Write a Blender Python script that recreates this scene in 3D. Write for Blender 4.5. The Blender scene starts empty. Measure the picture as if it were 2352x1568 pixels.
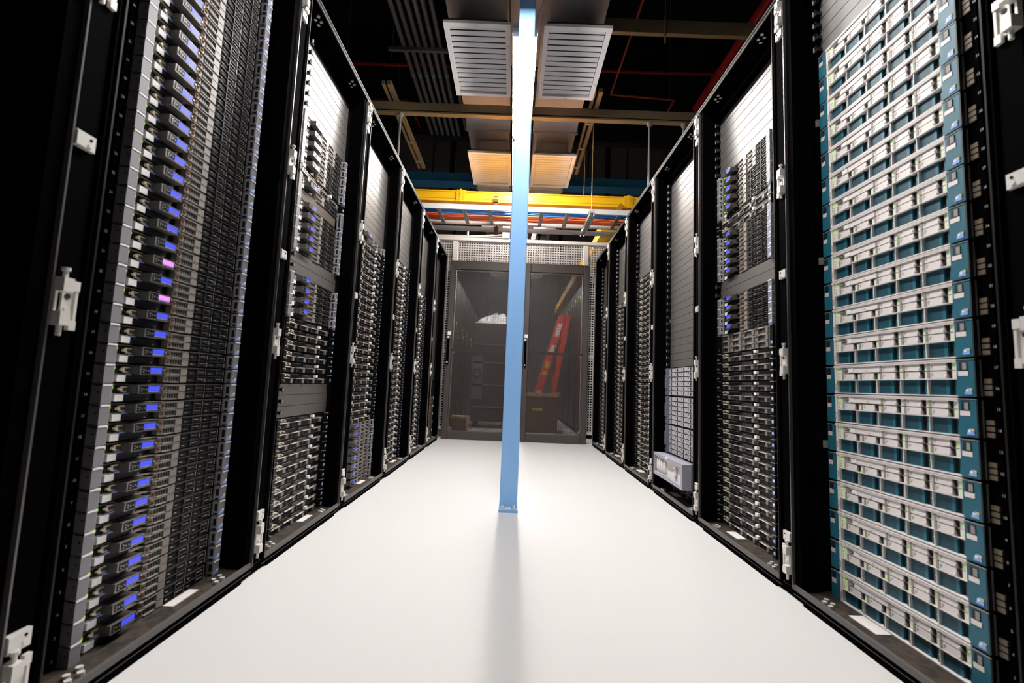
import bpy, math, random
from mathutils import Matrix, Vector
random.seed(7)
SC = bpy.context.scene
COL = SC.collection
PI = math.pi

# ------------------------------------------------------------------ camera, world, exposure
CAM_Z = 0.655
R_ = Vector((0.9992184, -0.0003552, 0.0395280))
U_ = Vector((-0.0393865, -0.0939532, 0.9947972))
F_ = Vector((-0.0033605, 0.9955766, 0.0938937))
cam_data = bpy.data.cameras.new('camera')
cam_data.sensor_width = 36.0
cam_data.lens = 36.0 * 1045.3 / 2352.0
cam_data.clip_start = 0.02
cam_data.dof.use_dof = True
cam_data.dof.focus_distance = 3.0
cam_data.dof.aperture_fstop = 3.5
cam = bpy.data.objects.new('camera', cam_data)
COL.objects.link(cam)
M = Matrix((R_, U_, -F_)).transposed().to_4x4()
M.translation = Vector((0, 0, CAM_Z))
cam.matrix_world = M
SC.camera = cam

world = bpy.data.worlds.new('world')
SC.world = world
world.use_nodes = True
world.node_tree.nodes['Background'].inputs[0].default_value = (0.02, 0.02, 0.025, 1)
world.node_tree.nodes['Background'].inputs[1].default_value = 0.3
SC.view_settings.view_transform = 'Standard'
SC.view_settings.look = 'None'
SC.view_settings.exposure = 0.0
SC.view_settings.gamma = 1.0
SC.view_settings.use_curve_mapping = False
LAMP = 112.0          # radiance of the ceiling strip lamps


# ------------------------------------------------------------------ materials
MATS = {}


def mat(name, col, rough=0.5, metal=0.0, emit=None, es=0.0, spec=0.5, noise=None, coat=0.0):
    """noise = (scale, amount, second colour)"""
    m = bpy.data.materials.new(name)
    m.use_nodes = True
    nt = m.node_tree
    b = nt.nodes['Principled BSDF']
    b.inputs['Base Color'].default_value = (*col, 1)
    b.inputs['Roughness'].default_value = rough
    b.inputs['Metallic'].default_value = metal
    b.inputs['Specular IOR Level'].default_value = spec
    b.inputs['Coat Weight'].default_value = coat
    if emit:
        b.inputs['Emission Color'].default_value = (*emit, 1)
        b.inputs['Emission Strength'].default_value = es
    if noise:
        tc = nt.nodes.new('ShaderNodeTexCoord')
        n = nt.nodes.new('ShaderNodeTexNoise')
        n.inputs['Scale'].default_value = noise[0]
        n.inputs['Detail'].default_value = 4
        r = nt.nodes.new('ShaderNodeValToRGB')
        r.color_ramp.elements[0].position = 0.5 - noise[1]
        r.color_ramp.elements[1].position = 0.5 + noise[1]
        r.color_ramp.elements[0].color = (*col, 1)
        r.color_ramp.elements[1].color = (*noise[2], 1)
        nt.links.new(tc.outputs['Object'], n.inputs['Vector'])
        nt.links.new(n.outputs['Fac'], r.inputs['Fac'])
        nt.links.new(r.outputs['Color'], b.inputs['Base Color'])
    MATS[name] = m
    return m


mat('floor_white', (0.66, 0.65, 0.64), 0.30, spec=0.35, noise=(1.3, 0.35, (0.675, 0.665, 0.658)))
mat('ceiling_dark', (0.012, 0.010, 0.014), 0.9)
mat('wall_panel', (0.40, 0.345, 0.37), 0.8, noise=(0.7, 0.4, (0.33, 0.285, 0.305)))
mat('wall_dark', (0.03, 0.027, 0.03), 0.9)
mat('rack_black', (0.0010, 0.0008, 0.0010), 0.75, spec=0.008, noise=(60, 0.3, (0.0014, 0.0011, 0.0013)))
mat('edge_dim', (0.012, 0.010, 0.009), 0.4, spec=0.15)
mat('rack_gloss', (0.0016, 0.0014, 0.0014), 0.4, spec=0.08)
mat('rack_edge', (0.16, 0.15, 0.145), 0.3, 0.6)
mat('sill_grey', (0.105, 0.10, 0.097), 0.45, 0.0, spec=0.3)
mat('base_brown', (0.016, 0.012, 0.009), 0.6, noise=(45, 0.12, (0.055, 0.040, 0.028)))
mat('zinc', (0.78, 0.76, 0.72), 0.35, 0.25, noise=(90, 0.4, (0.66, 0.65, 0.62)))
mat('cast_white', (0.74, 0.71, 0.67), 0.4, 0.25)
mat('hole_black', (0.002, 0.002, 0.002), 0.8)
mat('ear_grey', (0.225, 0.212, 0.235), 0.45, noise=(300, 0.4, (0.195, 0.185, 0.205)))
mat('ear_lit_side', (0.42, 0.41, 0.45), 0.4)  # paler ear grey for inner ear faces; light on them is in the colour
mat('ear_top_highlight', (0.82, 0.80, 0.82), 0.4)  # near-white strip: highlight along the ear's top edge, put in as colour
mat('bright_lip', (0.66, 0.61, 0.57), 0.35)
mat('rack_inner', (0.0075, 0.0060, 0.0068), 0.7, spec=0.05)
mat('ear_dark', (0.005, 0.0045, 0.0055), 0.4, spec=0.25)
mat('chassis_dark', (0.0045, 0.004, 0.0035), 0.45, spec=0.2)
mat('steel', (0.40, 0.37, 0.34), 0.32, 0.7)
mat('lip', (0.36, 0.33, 0.305), 0.35, 0.2)
mat('circuit', (0.10, 0.078, 0.055), 0.6, noise=(220, 0.15, (0.015, 0.012, 0.009)))
mat('module_grey', (0.10, 0.092, 0.09), 0.4)
mat('lcd_blue', (0.02, 0.03, 0.25), 0.35, emit=(0.07, 0.09, 1.0), es=0.75)
mat('lcd_pink', (0.3, 0.05, 0.3), 0.3, emit=(0.75, 0.30, 1.0), es=1.0)
mat('lcd_base', (0.35, 0.35, 0.5), 0.3)
mat('led_green', (0.05, 0.3, 0.02), 0.3, emit=(0.42, 1.0, 0.02), es=0.7)
mat('led_dim', (0.05, 0.2, 0.02), 0.3, emit=(0.30, 1.0, 0.02), es=0.25)
mat('led_yellow', (0.4, 0.35, 0.02), 0.3, emit=(0.8, 0.7, 0.02), es=0.6)
mat('led_blue', (0.02, 0.02, 0.3), 0.3, emit=(0.05, 0.06, 1.0), es=0.6)
mat('usb_blue', (0.16, 0.26, 0.62), 0.4)
mat('tag_white', (0.86, 0.85, 0.84), 0.45)
mat('drive_light', (0.20, 0.178, 0.158), 0.42)
mat('drive_mid', (0.048, 0.041, 0.042), 0.42, spec=0.3)
mat('drive_dark', (0.0055, 0.005, 0.005), 0.4, spec=0.2)
mat('orange_ring', (0.42, 0.15, 0.05), 0.4, 0.3)
mat('gold_metal', (0.74, 0.66, 0.52), 0.35, 0.25)
mat('sticker_blue', (0.25, 0.42, 0.85), 0.4)
mat('sticker_gold', (0.75, 0.55, 0.18), 0.4)
mat('teal', (0.014, 0.125, 0.180), 0.42, noise=(200, 0.4, (0.012, 0.110, 0.160)))
mat('teal_dark', (0.004, 0.010, 0.018), 0.5)
mat('bezel_cream', (0.74, 0.69, 0.67), 0.45)
mat('bezel_shade', (0.30, 0.26, 0.25), 0.5)
mat('print_grey', (0.28, 0.26, 0.25), 0.6)
mat('print_pink', (0.75, 0.45, 0.42), 0.6)
mat('blank_grey', (0.098, 0.089, 0.083), 0.43, noise=(35, 0.4, (0.090, 0.082, 0.076)), spec=0.9)
mat('joint_dark', (0.01, 0.009, 0.008), 0.7)
mat('clip_black', (0.008, 0.008, 0.008), 0.4)
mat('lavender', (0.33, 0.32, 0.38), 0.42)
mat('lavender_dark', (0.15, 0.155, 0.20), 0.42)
mat('drive_lav', (0.40, 0.375, 0.40), 0.45)
mat('cover_cream', (0.72, 0.685, 0.66), 0.5)
mat('vent_brown', (0.16, 0.125, 0.09), 0.5)
mat('post_blue', (0.285, 0.555, 0.98), 0.42, noise=(40, 0.4, (0.275, 0.54, 0.965)))
mat('beam_blue', (0.03, 0.26, 0.58), 0.45)
mat('strut_gold', (0.34, 0.255, 0.14), 0.45, 0.3, noise=(25, 0.4, (0.29, 0.215, 0.118)))
mat('galvanised', (0.50, 0.49, 0.46), 0.4, 0.5)
mat('duct_grey', (0.62, 0.565, 0.575), 0.5, 0.0)
mat('duct_edge', (0.55, 0.53, 0.50), 0.45)
mat('grille_white', (0.82, 0.79, 0.785), 0.5)
mat('louver_grey', (0.74, 0.705, 0.70), 0.5)
mat('conduit', (0.26, 0.25, 0.245), 0.4, 0.2)
mat('pipe_red', (0.42, 0.012, 0.02), 0.5)
mat('pipe_orange', (0.55, 0.10, 0.025), 0.5)
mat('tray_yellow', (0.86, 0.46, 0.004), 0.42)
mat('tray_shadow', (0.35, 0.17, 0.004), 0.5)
mat('amber_brown', (0.10, 0.035, 0.006), 0.3)
mat('ladder_steel', (0.66, 0.65, 0.62), 0.4, 0.2)
mat('cable_orange', (0.80, 0.16, 0.05), 0.5)
mat('cable_blue', (0.03, 0.16, 0.48), 0.5)
mat('cable_green', (0.03, 0.30, 0.20), 0.5)
mat('mesh_white', (0.90, 0.87, 0.84), 0.45)
mat('door_frame', (0.058, 0.045, 0.041), 0.5, noise=(120, 0.4, (0.050, 0.039, 0.036)))
mat('door_sheet', (0.027, 0.019, 0.016), 0.5)
mat('fibre_red', (0.85, 0.05, 0.025), 0.45)
mat('label_yellow', (0.80, 0.62, 0.04), 0.5)
mat('carton', (0.55, 0.38, 0.22), 0.7)
mat('carton_dark', (0.13, 0.085, 0.055), 0.7)
mat('cart_dark', (0.045, 0.040, 0.042), 0.6)
mat('cart_grey', (0.17, 0.16, 0.165), 0.55)
mat('wood', (0.30, 0.15, 0.06), 0.6)
mat('film', (0.72, 0.74, 0.72), 0.25)
mat('plastic_white', (0.80, 0.79, 0.77), 0.4)
mat('lamp_housing', (0.75, 0.74, 0.72), 0.4)
mat('lamp_lens', (0.9, 0.9, 0.9), 0.4, emit=(1.0, 0.965, 0.93), es=LAMP)
mat('wire', (0.62, 0.60, 0.56), 0.4, 0.3)
mat('number_white', (0.42, 0.42, 0.44), 0.6)


# ------------------------------------------------------------------ mesh builder
class MB:
    def __init__(s):
        s.v = []; s.f = []; s.mi = []; s.ms = []

    def m(s, name):
        if name not in s.ms:
            s.ms.append(name)
        return s.ms.index(name)

    def box(s, x0, x1, y0, y1, z0, z1, mt):
        b = len(s.v); k = s.m(mt)
        s.v += [(x0, y0, z0), (x1, y0, z0), (x1, y1, z0), (x0, y1, z0), (x0, y0, z1), (x1, y0, z1), (x1, y1, z1), (x0, y1, z1)]
        s.f += [(b, b + 3, b + 2, b + 1), (b + 4, b + 5, b + 6, b + 7), (b, b + 1, b + 5, b + 4), (b + 1, b + 2, b + 6, b + 5), (b + 2, b + 3, b + 7, b + 6), (b + 3, b, b + 4, b + 7)]
        s.mi += [k] * 6
        return s

    def cyl(s, p, q, r, mt, n=8, r2=None):
        p = Vector(p); q = Vector(q); d = (q - p)
        if d.length < 1e-9:
            return s
        d.normalize()
        a = d.orthogonal().normalized(); c = d.cross(a)
        b = len(s.v); k = s.m(mt); r2 = r if r2 is None else r2
        for pt, rr in ((p, r), (q, r2)):
            for i in range(n):
                t = 2 * PI * i / n
                s.v.append(tuple(pt + (a * math.cos(t) + c * math.sin(t)) * rr))
        for i in range(n):
            j = (i + 1) % n
            s.f.append((b + i, b + j, b + n + j, b + n + i)); s.mi.append(k)
        s.f.append(tuple(b + i for i in reversed(range(n)))); s.mi.append(k)
        s.f.append(tuple(b + n + i for i in range(n))); s.mi.append(k)
        return s

    def tube(s, pts, r, mt, n=6):
        for a, b in zip(pts[:-1], pts[1:]):
            s.cyl(a, b, r, mt, n)
        return s

    def prism(s, poly, ax, a0, a1, mt):
        """poly: 2D points in the two other axes (cyclic order y,z / x,z / x,y for ax 0/1/2)."""
        b = len(s.v); k = s.m(mt); n = len(poly)
        for a in (a0, a1):
            for (p, q) in poly:
                s.v.append((a, p, q) if ax == 0 else (p, a, q) if ax == 1 else (p, q, a))
        for i in range(n):
            j = (i + 1) % n
            s.f.append((b + i, b + j, b + n + j, b + n + i)); s.mi.append(k)
        s.f.append(tuple(b + i for i in reversed(range(n)))); s.mi.append(k)
        s.f.append(tuple(b + n + i for i in range(n))); s.mi.append(k)
        return s

    def beam(s, p, q, w, h, mt):
        """rectangular bar from p to q, w sideways, h upwards"""
        p = Vector(p); q = Vector(q); d = (q - p).normalized()
        up = Vector((0, 0, 1)) if abs(d.z) < 0.95 else Vector((0, 1, 0))
        sd = d.cross(up).normalized(); up = sd.cross(d).normalized()
        b = len(s.v); k = s.m(mt)
        for pt in (p, q):
            for (i, j) in ((-1, -1), (1, -1), (1, 1), (-1, 1)):
                s.v.append(tuple(pt + sd * (i * w / 2) + up * (j * h / 2)))
        s.f += [(b, b + 3, b + 2, b + 1), (b + 4, b + 5, b + 6, b + 7)] + [(b + i, b + (i + 1) % 4, b + 4 + (i + 1) % 4, b + 4 + i) for i in range(4)]
        s.mi += [k] * 6
        return s

    def mesh(s, name):
        me = bpy.data.meshes.new(name)
        me.from_pydata(s.v, [], s.f)
        for n in s.ms:
            me.materials.append(MATS[n])
        me.polygons.foreach_set('material_index', s.mi)
        me.validate()
        me.update()
        return me


CACHE = {}


def cached(key, fn):
    if key not in CACHE:
        b = MB(); fn(b)
        CACHE[key] = b.mesh(key)
    return CACHE[key]


def obj(name, me, parent=None, loc=None, rz=None):
    o = bpy.data.objects.new(name, me.mesh(name) if isinstance(me, MB) else me)
    COL.objects.link(o)
    if parent is not None:
        o.parent = parent
    if loc is not None:
        o.location = loc
    if rz is not None:
        o.rotation_euler = (0, 0, rz)
    return o


def tag(o, label, cat, group=None):
    o['label'] = label; o['category'] = cat
    if group:
        o['group'] = group
    return o


def struct(name, me, parent=None):
    o = obj(name, me, parent)
    if parent is None:
        o['kind'] = 'structure'
    return o


def bevel(o, w, seg=2):
    md = o.modifiers.new('bevel', 'BEVEL'); md.width = w; md.segments = seg; md.limit_method = 'ANGLE'
    return o


# ------------------------------------------------------------------ the room
def room():
    b = MB(); b.box(-7, 7, -3, 15, -0.1, 0, 'floor_white'); struct('floor', b)
    b = MB(); b.box(-7, 7, -3, 15, 6.4, 6.5, 'ceiling_dark'); struct('ceiling', b)
    b = MB(); b.box(-7.1, -7, -3, 15, 0, 6.4, 'wall_dark'); struct('wall_left', b)
    b = MB(); b.box(7, 7.1, -3, 15, 0, 6.4, 'wall_dark'); struct('wall_right', b)
    b = MB(); b.box(-7, 7, -3.1, -3, 0, 6.4, 'wall_dark'); struct('wall_front', b)
    b = MB(); b.box(-7, 7, 15, 15.1, 0, 6.4, 'wall_panel'); wb = struct('wall_back', b)
    me = cached('seam_post', lambda q: q.box(-0.05, 0.05, -0.03, 0.03, 0, 6.4, 'wall_dark'))
    for k in range(-4, 5):
        obj('wall_seam', me, wb, (k * 1.2 + 0.25, 14.97, 0))
    # panelled bulkhead hanging across the room above the cold aisle
    b = MB(); b.box(-7, 7, 9.0, 9.12, 3.95, 5.85, 'wall_panel')
    bh = struct('wall_bulkhead', b)
    seam = cached('bulkhead_seam', lambda q: q.box(-0.012, 0.012, -0.012, 0.0, 3.95, 5.85, 'wall_dark'))
    rib = cached('bulkhead_rib', lambda q: q.box(-0.05, 0.05, -0.02, 0.0, 3.95, 5.85, 'wall_dark'))
    for k in range(-8, 9):
        obj('panel_seam', seam, bh, (k * 0.8 - 0.2, 9.0, 0))
        if k % 2 == 0:
            obj('panel_rib', rib, bh, (k * 0.8 + 0.2, 9.0, 0))
    b = MB(); b.box(-7, 7, 8.95, 9.15, 5.85, 6.4, 'ceiling_dark'); struct('trim_1', b)
    b = MB(); b.box(-7, 7, 6.95, 7.10, 4.57, 6.4, 'ceiling_dark'); struct('trim_2', b)


# ------------------------------------------------------------------ equipment (local frame: x to the right, -y out of the front, z up)
UN = 0.0454
Z0 = 0.032
HW = 0.2425


def r610_body(b):
    b.box(-0.221, 0.221, 0.012, 0.46, 0.0012, 0.0432, 'chassis_dark')
    b.box(-0.221, 0.180, -0.003, 0.012, 0.0426, 0.0436, 'drive_light')            # top lip of the chassis
    b.box(-0.2100, -0.120, 0.004, 0.012, 0.021, 0.0405, 'circuit')           # port board
    for k in range(5):
        b.box(-0.2000 + k * 0.0065, -0.197 + k * 0.0065, 0.0015, 0.004, 0.024, 0.039, 'chassis_dark')
    b.box(-0.208, -0.196, -0.002, 0.012, 0.006, 0.009, 'lip')
    b.box(-0.208, -0.196, -0.002, 0.012, 0.014, 0.0165, 'lip')
    b.box(-0.205, -0.156, -0.003, 0.008, 0.0200, 0.0208, 'lip')


def ear_left(b, h=0.0436):
    b.box(-HW, -0.2180, -0.020, 0.004, 0.0006, h - 0.0003, 'ear_grey')
    b.box(-HW, -0.2180, -0.0212, -0.002, h - 0.0040, h, 'ear_top_highlight')
    b.box(-0.2181, -0.2172, -0.0200, 0.0, 0.0015, h - 0.001, 'ear_lit_side')
    b.box(-HW - 0.0005, -HW, -0.014, -0.010, h * 0.55, h * 0.55 + 0.003, 'hole_black')
    b.box(-0.2175, -0.2168, -0.0135, -0.006, 0.020, h - 0.008, 'hole_black')
    b.box(-0.2175, -0.2168, -0.0150, -0.006, 0.003, 0.008, 'hole_black')


def ear_right(b, h=0.0436):
    b.box(0.2165, HW, -0.020, 0.004, 0.0006, h - 0.0003, 'ear_grey')
    b.box(0.2165, HW, -0.0215, -0.002, h - 0.0040, h, 'ear_top_highlight')
    b.box(HW, HW + 0.0005, -0.014, -0.010, h * 0.55, h * 0.55 + 0.003, 'hole_black')
    b.box(0.2158, 0.2168, -0.0200, 0.0, 0.0015, h - 0.001, 'ear_lit_side')
    b.box(0.2152, 0.2167, -0.0150, -0.006, 0.014, h - 0.008, 'hole_black')
    b.box(0.2150, 0.2167, -0.0155, -0.005, 0.002, 0.007, 'hole_black')
    b.box(0.2140, 0.2167, -0.0195, -0.002, 0.0085, 0.0110, 'ear_lit_side')
    b.box(0.2200, 0.2395, -0.0207, -0.0195, 0.004, 0.012, 'sticker_blue')
    b.box(0.2300, 0.2395, -0.0210, -0.0195, 0.010, 0.016, 'tag_white')


def drive25(b, light):
    m = 'drive_light' if light else 'drive_dark'
    b.box(0, 0.0785, -0.004, 0.012, 0, 0.0190, m)
    b.box(0.0, 0.0785, -0.0085, -0.003, 0.0180, 0.0192, 'lip' if light else 'drive_mid')
    if light:
        b.box(0.004, 0.0115, -0.0060, -0.003, 0.005, 0.0125, 'orange_ring')
        b.box(0.0055, 0.0095, -0.0072, -0.006, 0.0065, 0.0105, 'hole_black')
        for k in range(4):
            b.box(0.018 + k * 0.0085, 0.0232 + k * 0.0085, -0.0046, -0.003, 0.004, 0.0145, 'hole_black')
        b.box(0.053, 0.0775, -0.009, -0.003, 0.001, 0.0165, 'drive_light')
        b.box(0.016, 0.051, -0.009, -0.003, 0.0006, 0.0022, 'lip')
    else:
        b.box(0.004, 0.034, -0.0048, -0.003, 0.003, 0.0145, 'hole_black')
        b.box(0.041, 0.073, -0.0048, -0.003, 0.003, 0.0145, 'hole_black')
        b.box(0.0355, 0.0385, -0.010, -0.003, 0.001, 0.017, 'drive_mid')
        b.box(0.045, 0.066, -0.008, -0.003, 0.0100, 0.0109, 'lip')
        b.box(0.006, 0.014, -0.008, -0.003, 0.0065, 0.0074, 'lip')
        b.box(0.0772, 0.0785, -0.006, -0.003, 0.002, 0.015, 'lip')


def lcd_mod(b):
    b.box(-0.1560, -0.0850, -0.028, 0.010, 0.0215, 0.0412, 'module_grey')
    b.box(-0.1535, -0.0875, -0.0285, -0.0275, 0.0225, 0.0402, 'ear_dark')
    b.box(-0.1560, -0.0850, -0.0292, -0.0270, 0.0405, 0.0416, 'steel')
    b.box(-0.1560, -0.0850, -0.0292, -0.0270, 0.0212, 0.0222, 'steel')
    b.box(-0.1560, -0.1540, -0.0292, -0.0270, 0.0212, 0.0416, 'steel')
    for x, z in ((-0.1475, 0.034), (-0.1475, 0.028), (-0.1405, 0.031), (-0.1320, 0.031)):
        b.cyl((x, -0.0284, z), (x, -0.0302, z), 0.0019, 'steel', 6)
    b.box(-0.1260, -0.0905, -0.0292, -0.0280, 0.0245, 0.0270, 'lcd_base')
    b.cyl((-0.0840, -0.024, 0.034), (-0.0840, -0.030, 0.034), 0.0028, 'steel', 6)


def lcd_screen(m):
    return lambda b: b.box(-0.1260, -0.0905, -0.0296, -0.0280, 0.0275, 0.0388, m)


def optical(b):
    b.box(-0.1835, -0.0885, -0.004, 0.012, 0.0025, 0.0195, 'ear_dark')
    b.box(-0.1825, -0.0965, -0.0046, -0.003, 0.0140, 0.0146, 'drive_mid')
    b.box(-0.1015, -0.0965, -0.0060, -0.003, 0.0050, 0.0075, 'steel')


def white_tag(b):
    b.box(-0.1925, -0.1690, -0.006, 0.004, 0.0035, 0.0190, 'tag_white')


def vga(b):
    z, x = 0.0310, -0.1600
    b.prism([(x - 0.0140, z + 0.0068), (x - 0.011, z - 0.0068), (x + 0.011, z - 0.0068), (x + 0.0140, z + 0.0068)], 1, -0.0025, 0.004, 'gold_metal')
    b.prism([(x - 0.0100, z + 0.0042), (x - 0.008, z - 0.0042), (x + 0.008, z - 0.0042), (x + 0.0100, z + 0.0042)], 1, -0.0033, -0.0020, 'circuit')
    for sx in (-1, 1):
        b.cyl((x + sx * 0.0170, 0.004, z), (x + sx * 0.0170, -0.005, z), 0.0034, 'gold_metal', 6)


def usb(b):
    b.box(-0.1680, -0.1520, -0.005, 0.004, 0.0190, 0.0222, 'usb_blue')


def led(b):
    b.box(-0.2015, -0.1970, -0.004, 0.012, 0.0325, 0.0380, 'led_green')


def r610(name, lightcols=1, pink=False):
    o = obj(name, cached('rack_server_body', r610_body))
    obj('ear', cached('ear_left', ear_left), o)
    obj('ear', cached('ear_right', ear_right), o)
    l = obj('display_module', cached('lcd_mod', lcd_mod), o)
    obj('screen', cached('lcd_pink' if pink else 'lcd_blue', lcd_screen('lcd_pink' if pink else 'lcd_blue')), l)
    obj('optical_drive', cached('optical', optical), o)
    obj('pull_tag', cached('white_tag', white_tag), o)
    obj('video_port', cached('vga', vga), o)
    obj('usb_port', cached('usb', usb), o)
    obj('power_light', cached('led', led), o)
    for c in range(3):
        lt = c < lightcols
        for k in range(2):
            obj('drive', cached('drive25_l' if lt else 'drive25_d', lambda b, lt=lt: drive25(b, lt)), o, (-0.0490 + c * 0.0825, 0, 0.0018 + k * 0.0205))
    return o


# black 1U server with four drive bays
def bay_body(b):
    b.box(-0.221, 0.221, 0.010, 0.46, 0.0012, 0.0432, 'chassis_dark')
    b.box(-0.221, 0.221, 0.000, 0.010, 0.0250, 0.0432, 'chassis_dark')
    b.box(-0.060, 0.200, -0.004, 0.002, 0.0250, 0.0260, 'drive_light')
    for k in range(22):
        b.box(-0.06 + k * 0.0115, -0.0545 + k * 0.0115, -0.0008, 0.001, 0.0385, 0.0412, 'drive_mid')
    b.box(-0.1500, -0.0700, -0.0020, 0.001, 0.0275, 0.0385, 'ear_dark')      # optical drive slot
    b.box(-0.1500, -0.0700, -0.0040, 0.001, 0.0385, 0.0398, 'steel')
    b.box(-0.0350, 0.0500, -0.0030, 0.001, 0.0280, 0.0365, 'drive_mid')
    b.box(-0.0300, 0.0100, -0.0050, 0.001, 0.0350, 0.0364, 'steel')


def bay_ports(b):
    b.box(-0.2080, -0.1620, -0.010, 0.002, 0.0232, 0.0256, 'bright_lip')
    z, x = 0.0345, -0.185
    b.prism([(x - 0.0125, z + 0.0050), (x - 0.010, z - 0.0050), (x + 0.010, z - 0.0050), (x + 0.0125, z + 0.0050)], 1, -0.010, 0.004, 'gold_metal')
    b.box(x - 0.007, x + 0.007, -0.0112, -0.009, z - 0.0025, z + 0.0025, 'drive_mid')
    for sx in (-1, 1):
        b.cyl((x + sx * 0.0170, 0.004, z), (x + sx * 0.0170, -0.012, z), 0.0032, 'gold_metal', 6)
    b.box(-0.165, -0.156, -0.010, 0.002, 0.0285, 0.0315, 'steel')


def bay_ear(s):
    def f(b):
        x0, x1 = (-HW, -0.2215) if s < 0 else (0.2215, HW)
        b.box(x0, x1, -0.018, 0.004, 0.0006, 0.0430, 'ear_dark')
        b.box(x0, x1, -0.0205, -0.006, 0.0392, 0.0424, 'lip')
        if s > 0:
            b.box(0.2270, 0.2400, -0.0190, -0.0178, 0.0120, 0.0240, 'sticker_blue')
            b.box(0.2320, 0.2400, -0.0194, -0.0178, 0.0170, 0.0240, 'tag_white')
        else:
            b.cyl((x0 + 0.010, -0.018, 0.012), (x0 + 0.010, -0.026, 0.012), 0.0045, 'steel', 6)
    return f


def bay_tag(b):
    b.box(0.0830, 0.1010, -0.012, 0.004, 0.0285, 0.0400, 'tag_white')


def bay_drive(mt, w=0.0985, h=0.0215):
    def f(b):
        b.box(0, w, -0.004, 0.012, 0, h, mt)
        b.box(0.004, w * 0.72, -0.0105, -0.003, h - 0.0016, h, 'bright_lip')
        b.box(w * 0.78, w * 0.95, -0.0085, -0.003, h - 0.0022, h - 0.0004, 'lip')
        for k in range(4):
            b.box(w * (0.10 + k * 0.11), w * (0.175 + k * 0.11), -0.0046, -0.003, h * 0.18, h * 0.80, 'hole_black')
        b.box(w * 0.60, w * 0.76, -0.010, -0.003, h * 0.10, h * 0.82, 'drive_light')
        b.box(w * 0.02, w * 0.07, -0.009, -0.003, h * 0.10, h * 0.82, 'drive_mid')
    return f


def bay_led(b):
    b.box(-0.2165, -0.2115, -0.005, 0.002, 0.0300, 0.0370, 'led_dim')


def merge(b, fn, off=(0, 0, 0)):
    t = MB(); fn(t)
    k = len(b.v)
    b.v += [(x + off[0], y + off[1], z + off[2]) for x, y, z in t.v]
    b.f += [tuple(i + k for i in f) for f in t.f]
    b.mi += [b.m(t.ms[i]) for i in t.mi]


BAYX = [-0.2100 + 0.1045 * k for k in range(4)]


def bay_whole(b):
    for fn in (bay_body, bay_ports, bay_ear(-1), bay_ear(1), bay_tag, bay_led):
        merge(b, fn)
    for x in BAYX:
        merge(b, bay_drive('drive_dark'), (x, 0, 0.0012))


def bay_server(name, mt='drive_mid', whole=False):
    if whole:                                   # far racks: a dozen pixels tall, no parts to tell apart
        return obj(name, cached('bay_whole', bay_whole))
    o = obj(name, cached('bay_body', bay_body))
    obj('port_cluster', cached('bay_ports', bay_ports), o)
    obj('ear', cached('bay_ear_l', bay_ear(-1)), o)
    obj('ear', cached('bay_ear_r', bay_ear(1)), o)
    obj('pull_tag', cached('bay_tag', bay_tag), o)
    obj('power_light', cached('bay_led', bay_led), o)
    me = cached('bay_drive_' + mt, bay_drive(mt))
    for x in BAYX:
        obj('drive', me, o, (x, 0, 0.0012))
    return o


def big_storage(name, mt, rows=3, units=2):
    h = units * UN
    o = obj(name, cached('storage_body_%d' % units, lambda b: (b.box(-0.221, 0.221, 0.010, 0.46, 0.001, h - 0.001, 'chassis_dark'), b.box(-0.221, 0.221, -0.004, 0.01, h - 0.0022, h - 0.0006, 'steel'))))
    for s in (-1, 1):
        obj('ear', cached('storage_ear%d_%d' % (s, units), lambda b: (b.box(*((-HW, -0.2215) if s < 0 else (0.2215, HW)), -0.018, 0.004, 0.001, h - 0.001, 'ear_dark'),
            b.box(*((-HW, -0.2215) if s < 0 else (0.2215, HW)), -0.021, -0.004, h - 0.005, h - 0.002, 'lip'),
            b.box(*((-0.238, -0.226) if s < 0 else (0.227, 0.240)), -0.0195, -0.0178, 0.010, 0.022, 'sticker_blue' if s > 0 else 'drive_mid'))), o)
    dh = (h - 0.004) / rows
    me = cached('storage_drive_%s_%d' % (mt, rows), bay_drive(mt, 0.106, dh - 0.003))
    for r in range(rows):
        for c in range(4):
            obj('drive', me, o, (-0.2185 + c * 0.1098, 0, 0.0015 + r * dh))
    return o


def tall_grille_server(name):
    """2U: display server on top, wide ribbed vent below"""
    h = 2 * UN - 0.0015

    def body(b):
        b.box(-0.221, 0.221, 0.012, 0.46, 0.001, h - 0.0005, 'chassis_dark')
        b.box(-0.219, -0.137, 0.004, 0.012, 0.062, 0.084, 'circuit')
        b.box(-0.221, 0.180, -0.003, 0.012, h - 0.002, h, 'steel')
    o = obj(name, cached('tall_body', body))

    def vent(b):
        b.box(-0.218, 0.178, 0.002, 0.012, 0.002, 0.044, 'joint_dark')
        for k in range(8):
            b.box(-0.218, 0.178, -0.004, 0.004, 0.0032 + k * 0.0052, 0.0062 + k * 0.0052, 'vent_brown')
    obj('ribbed_vent', cached('tall_vent', vent), o)
    obj('ear', cached('tall_ear_l', lambda b: ear_left(b, h)), o)
    obj('ear', cached('tall_ear_r', lambda b: ear_right(b, h)), o)
    up = UN
    l = obj('display_module', cached('lcd_mod', lcd_mod), o, (0, 0, up))
    obj('screen', cached('lcd_blue', lcd_screen('lcd_blue')), l)
    obj('optical_drive', cached('optical', optical), o, (0, 0, up))
    obj('pull_tag', cached('white_tag', white_tag), o, (0, 0, up))
    obj('video_port', cached('vga', vga), o, (0, 0, up))
    for c in range(3):
        for k in range(2):
            obj('drive', cached('drive25_l' if c < 1 else 'drive25_d', lambda b: drive25(b, c < 1)), o, (-0.0490 + c * 0.0825, 0, up + 0.0018 + k * 0.0205))
    return o


# teal 2U server
HC = 2 * UN - 0.0025


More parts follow.
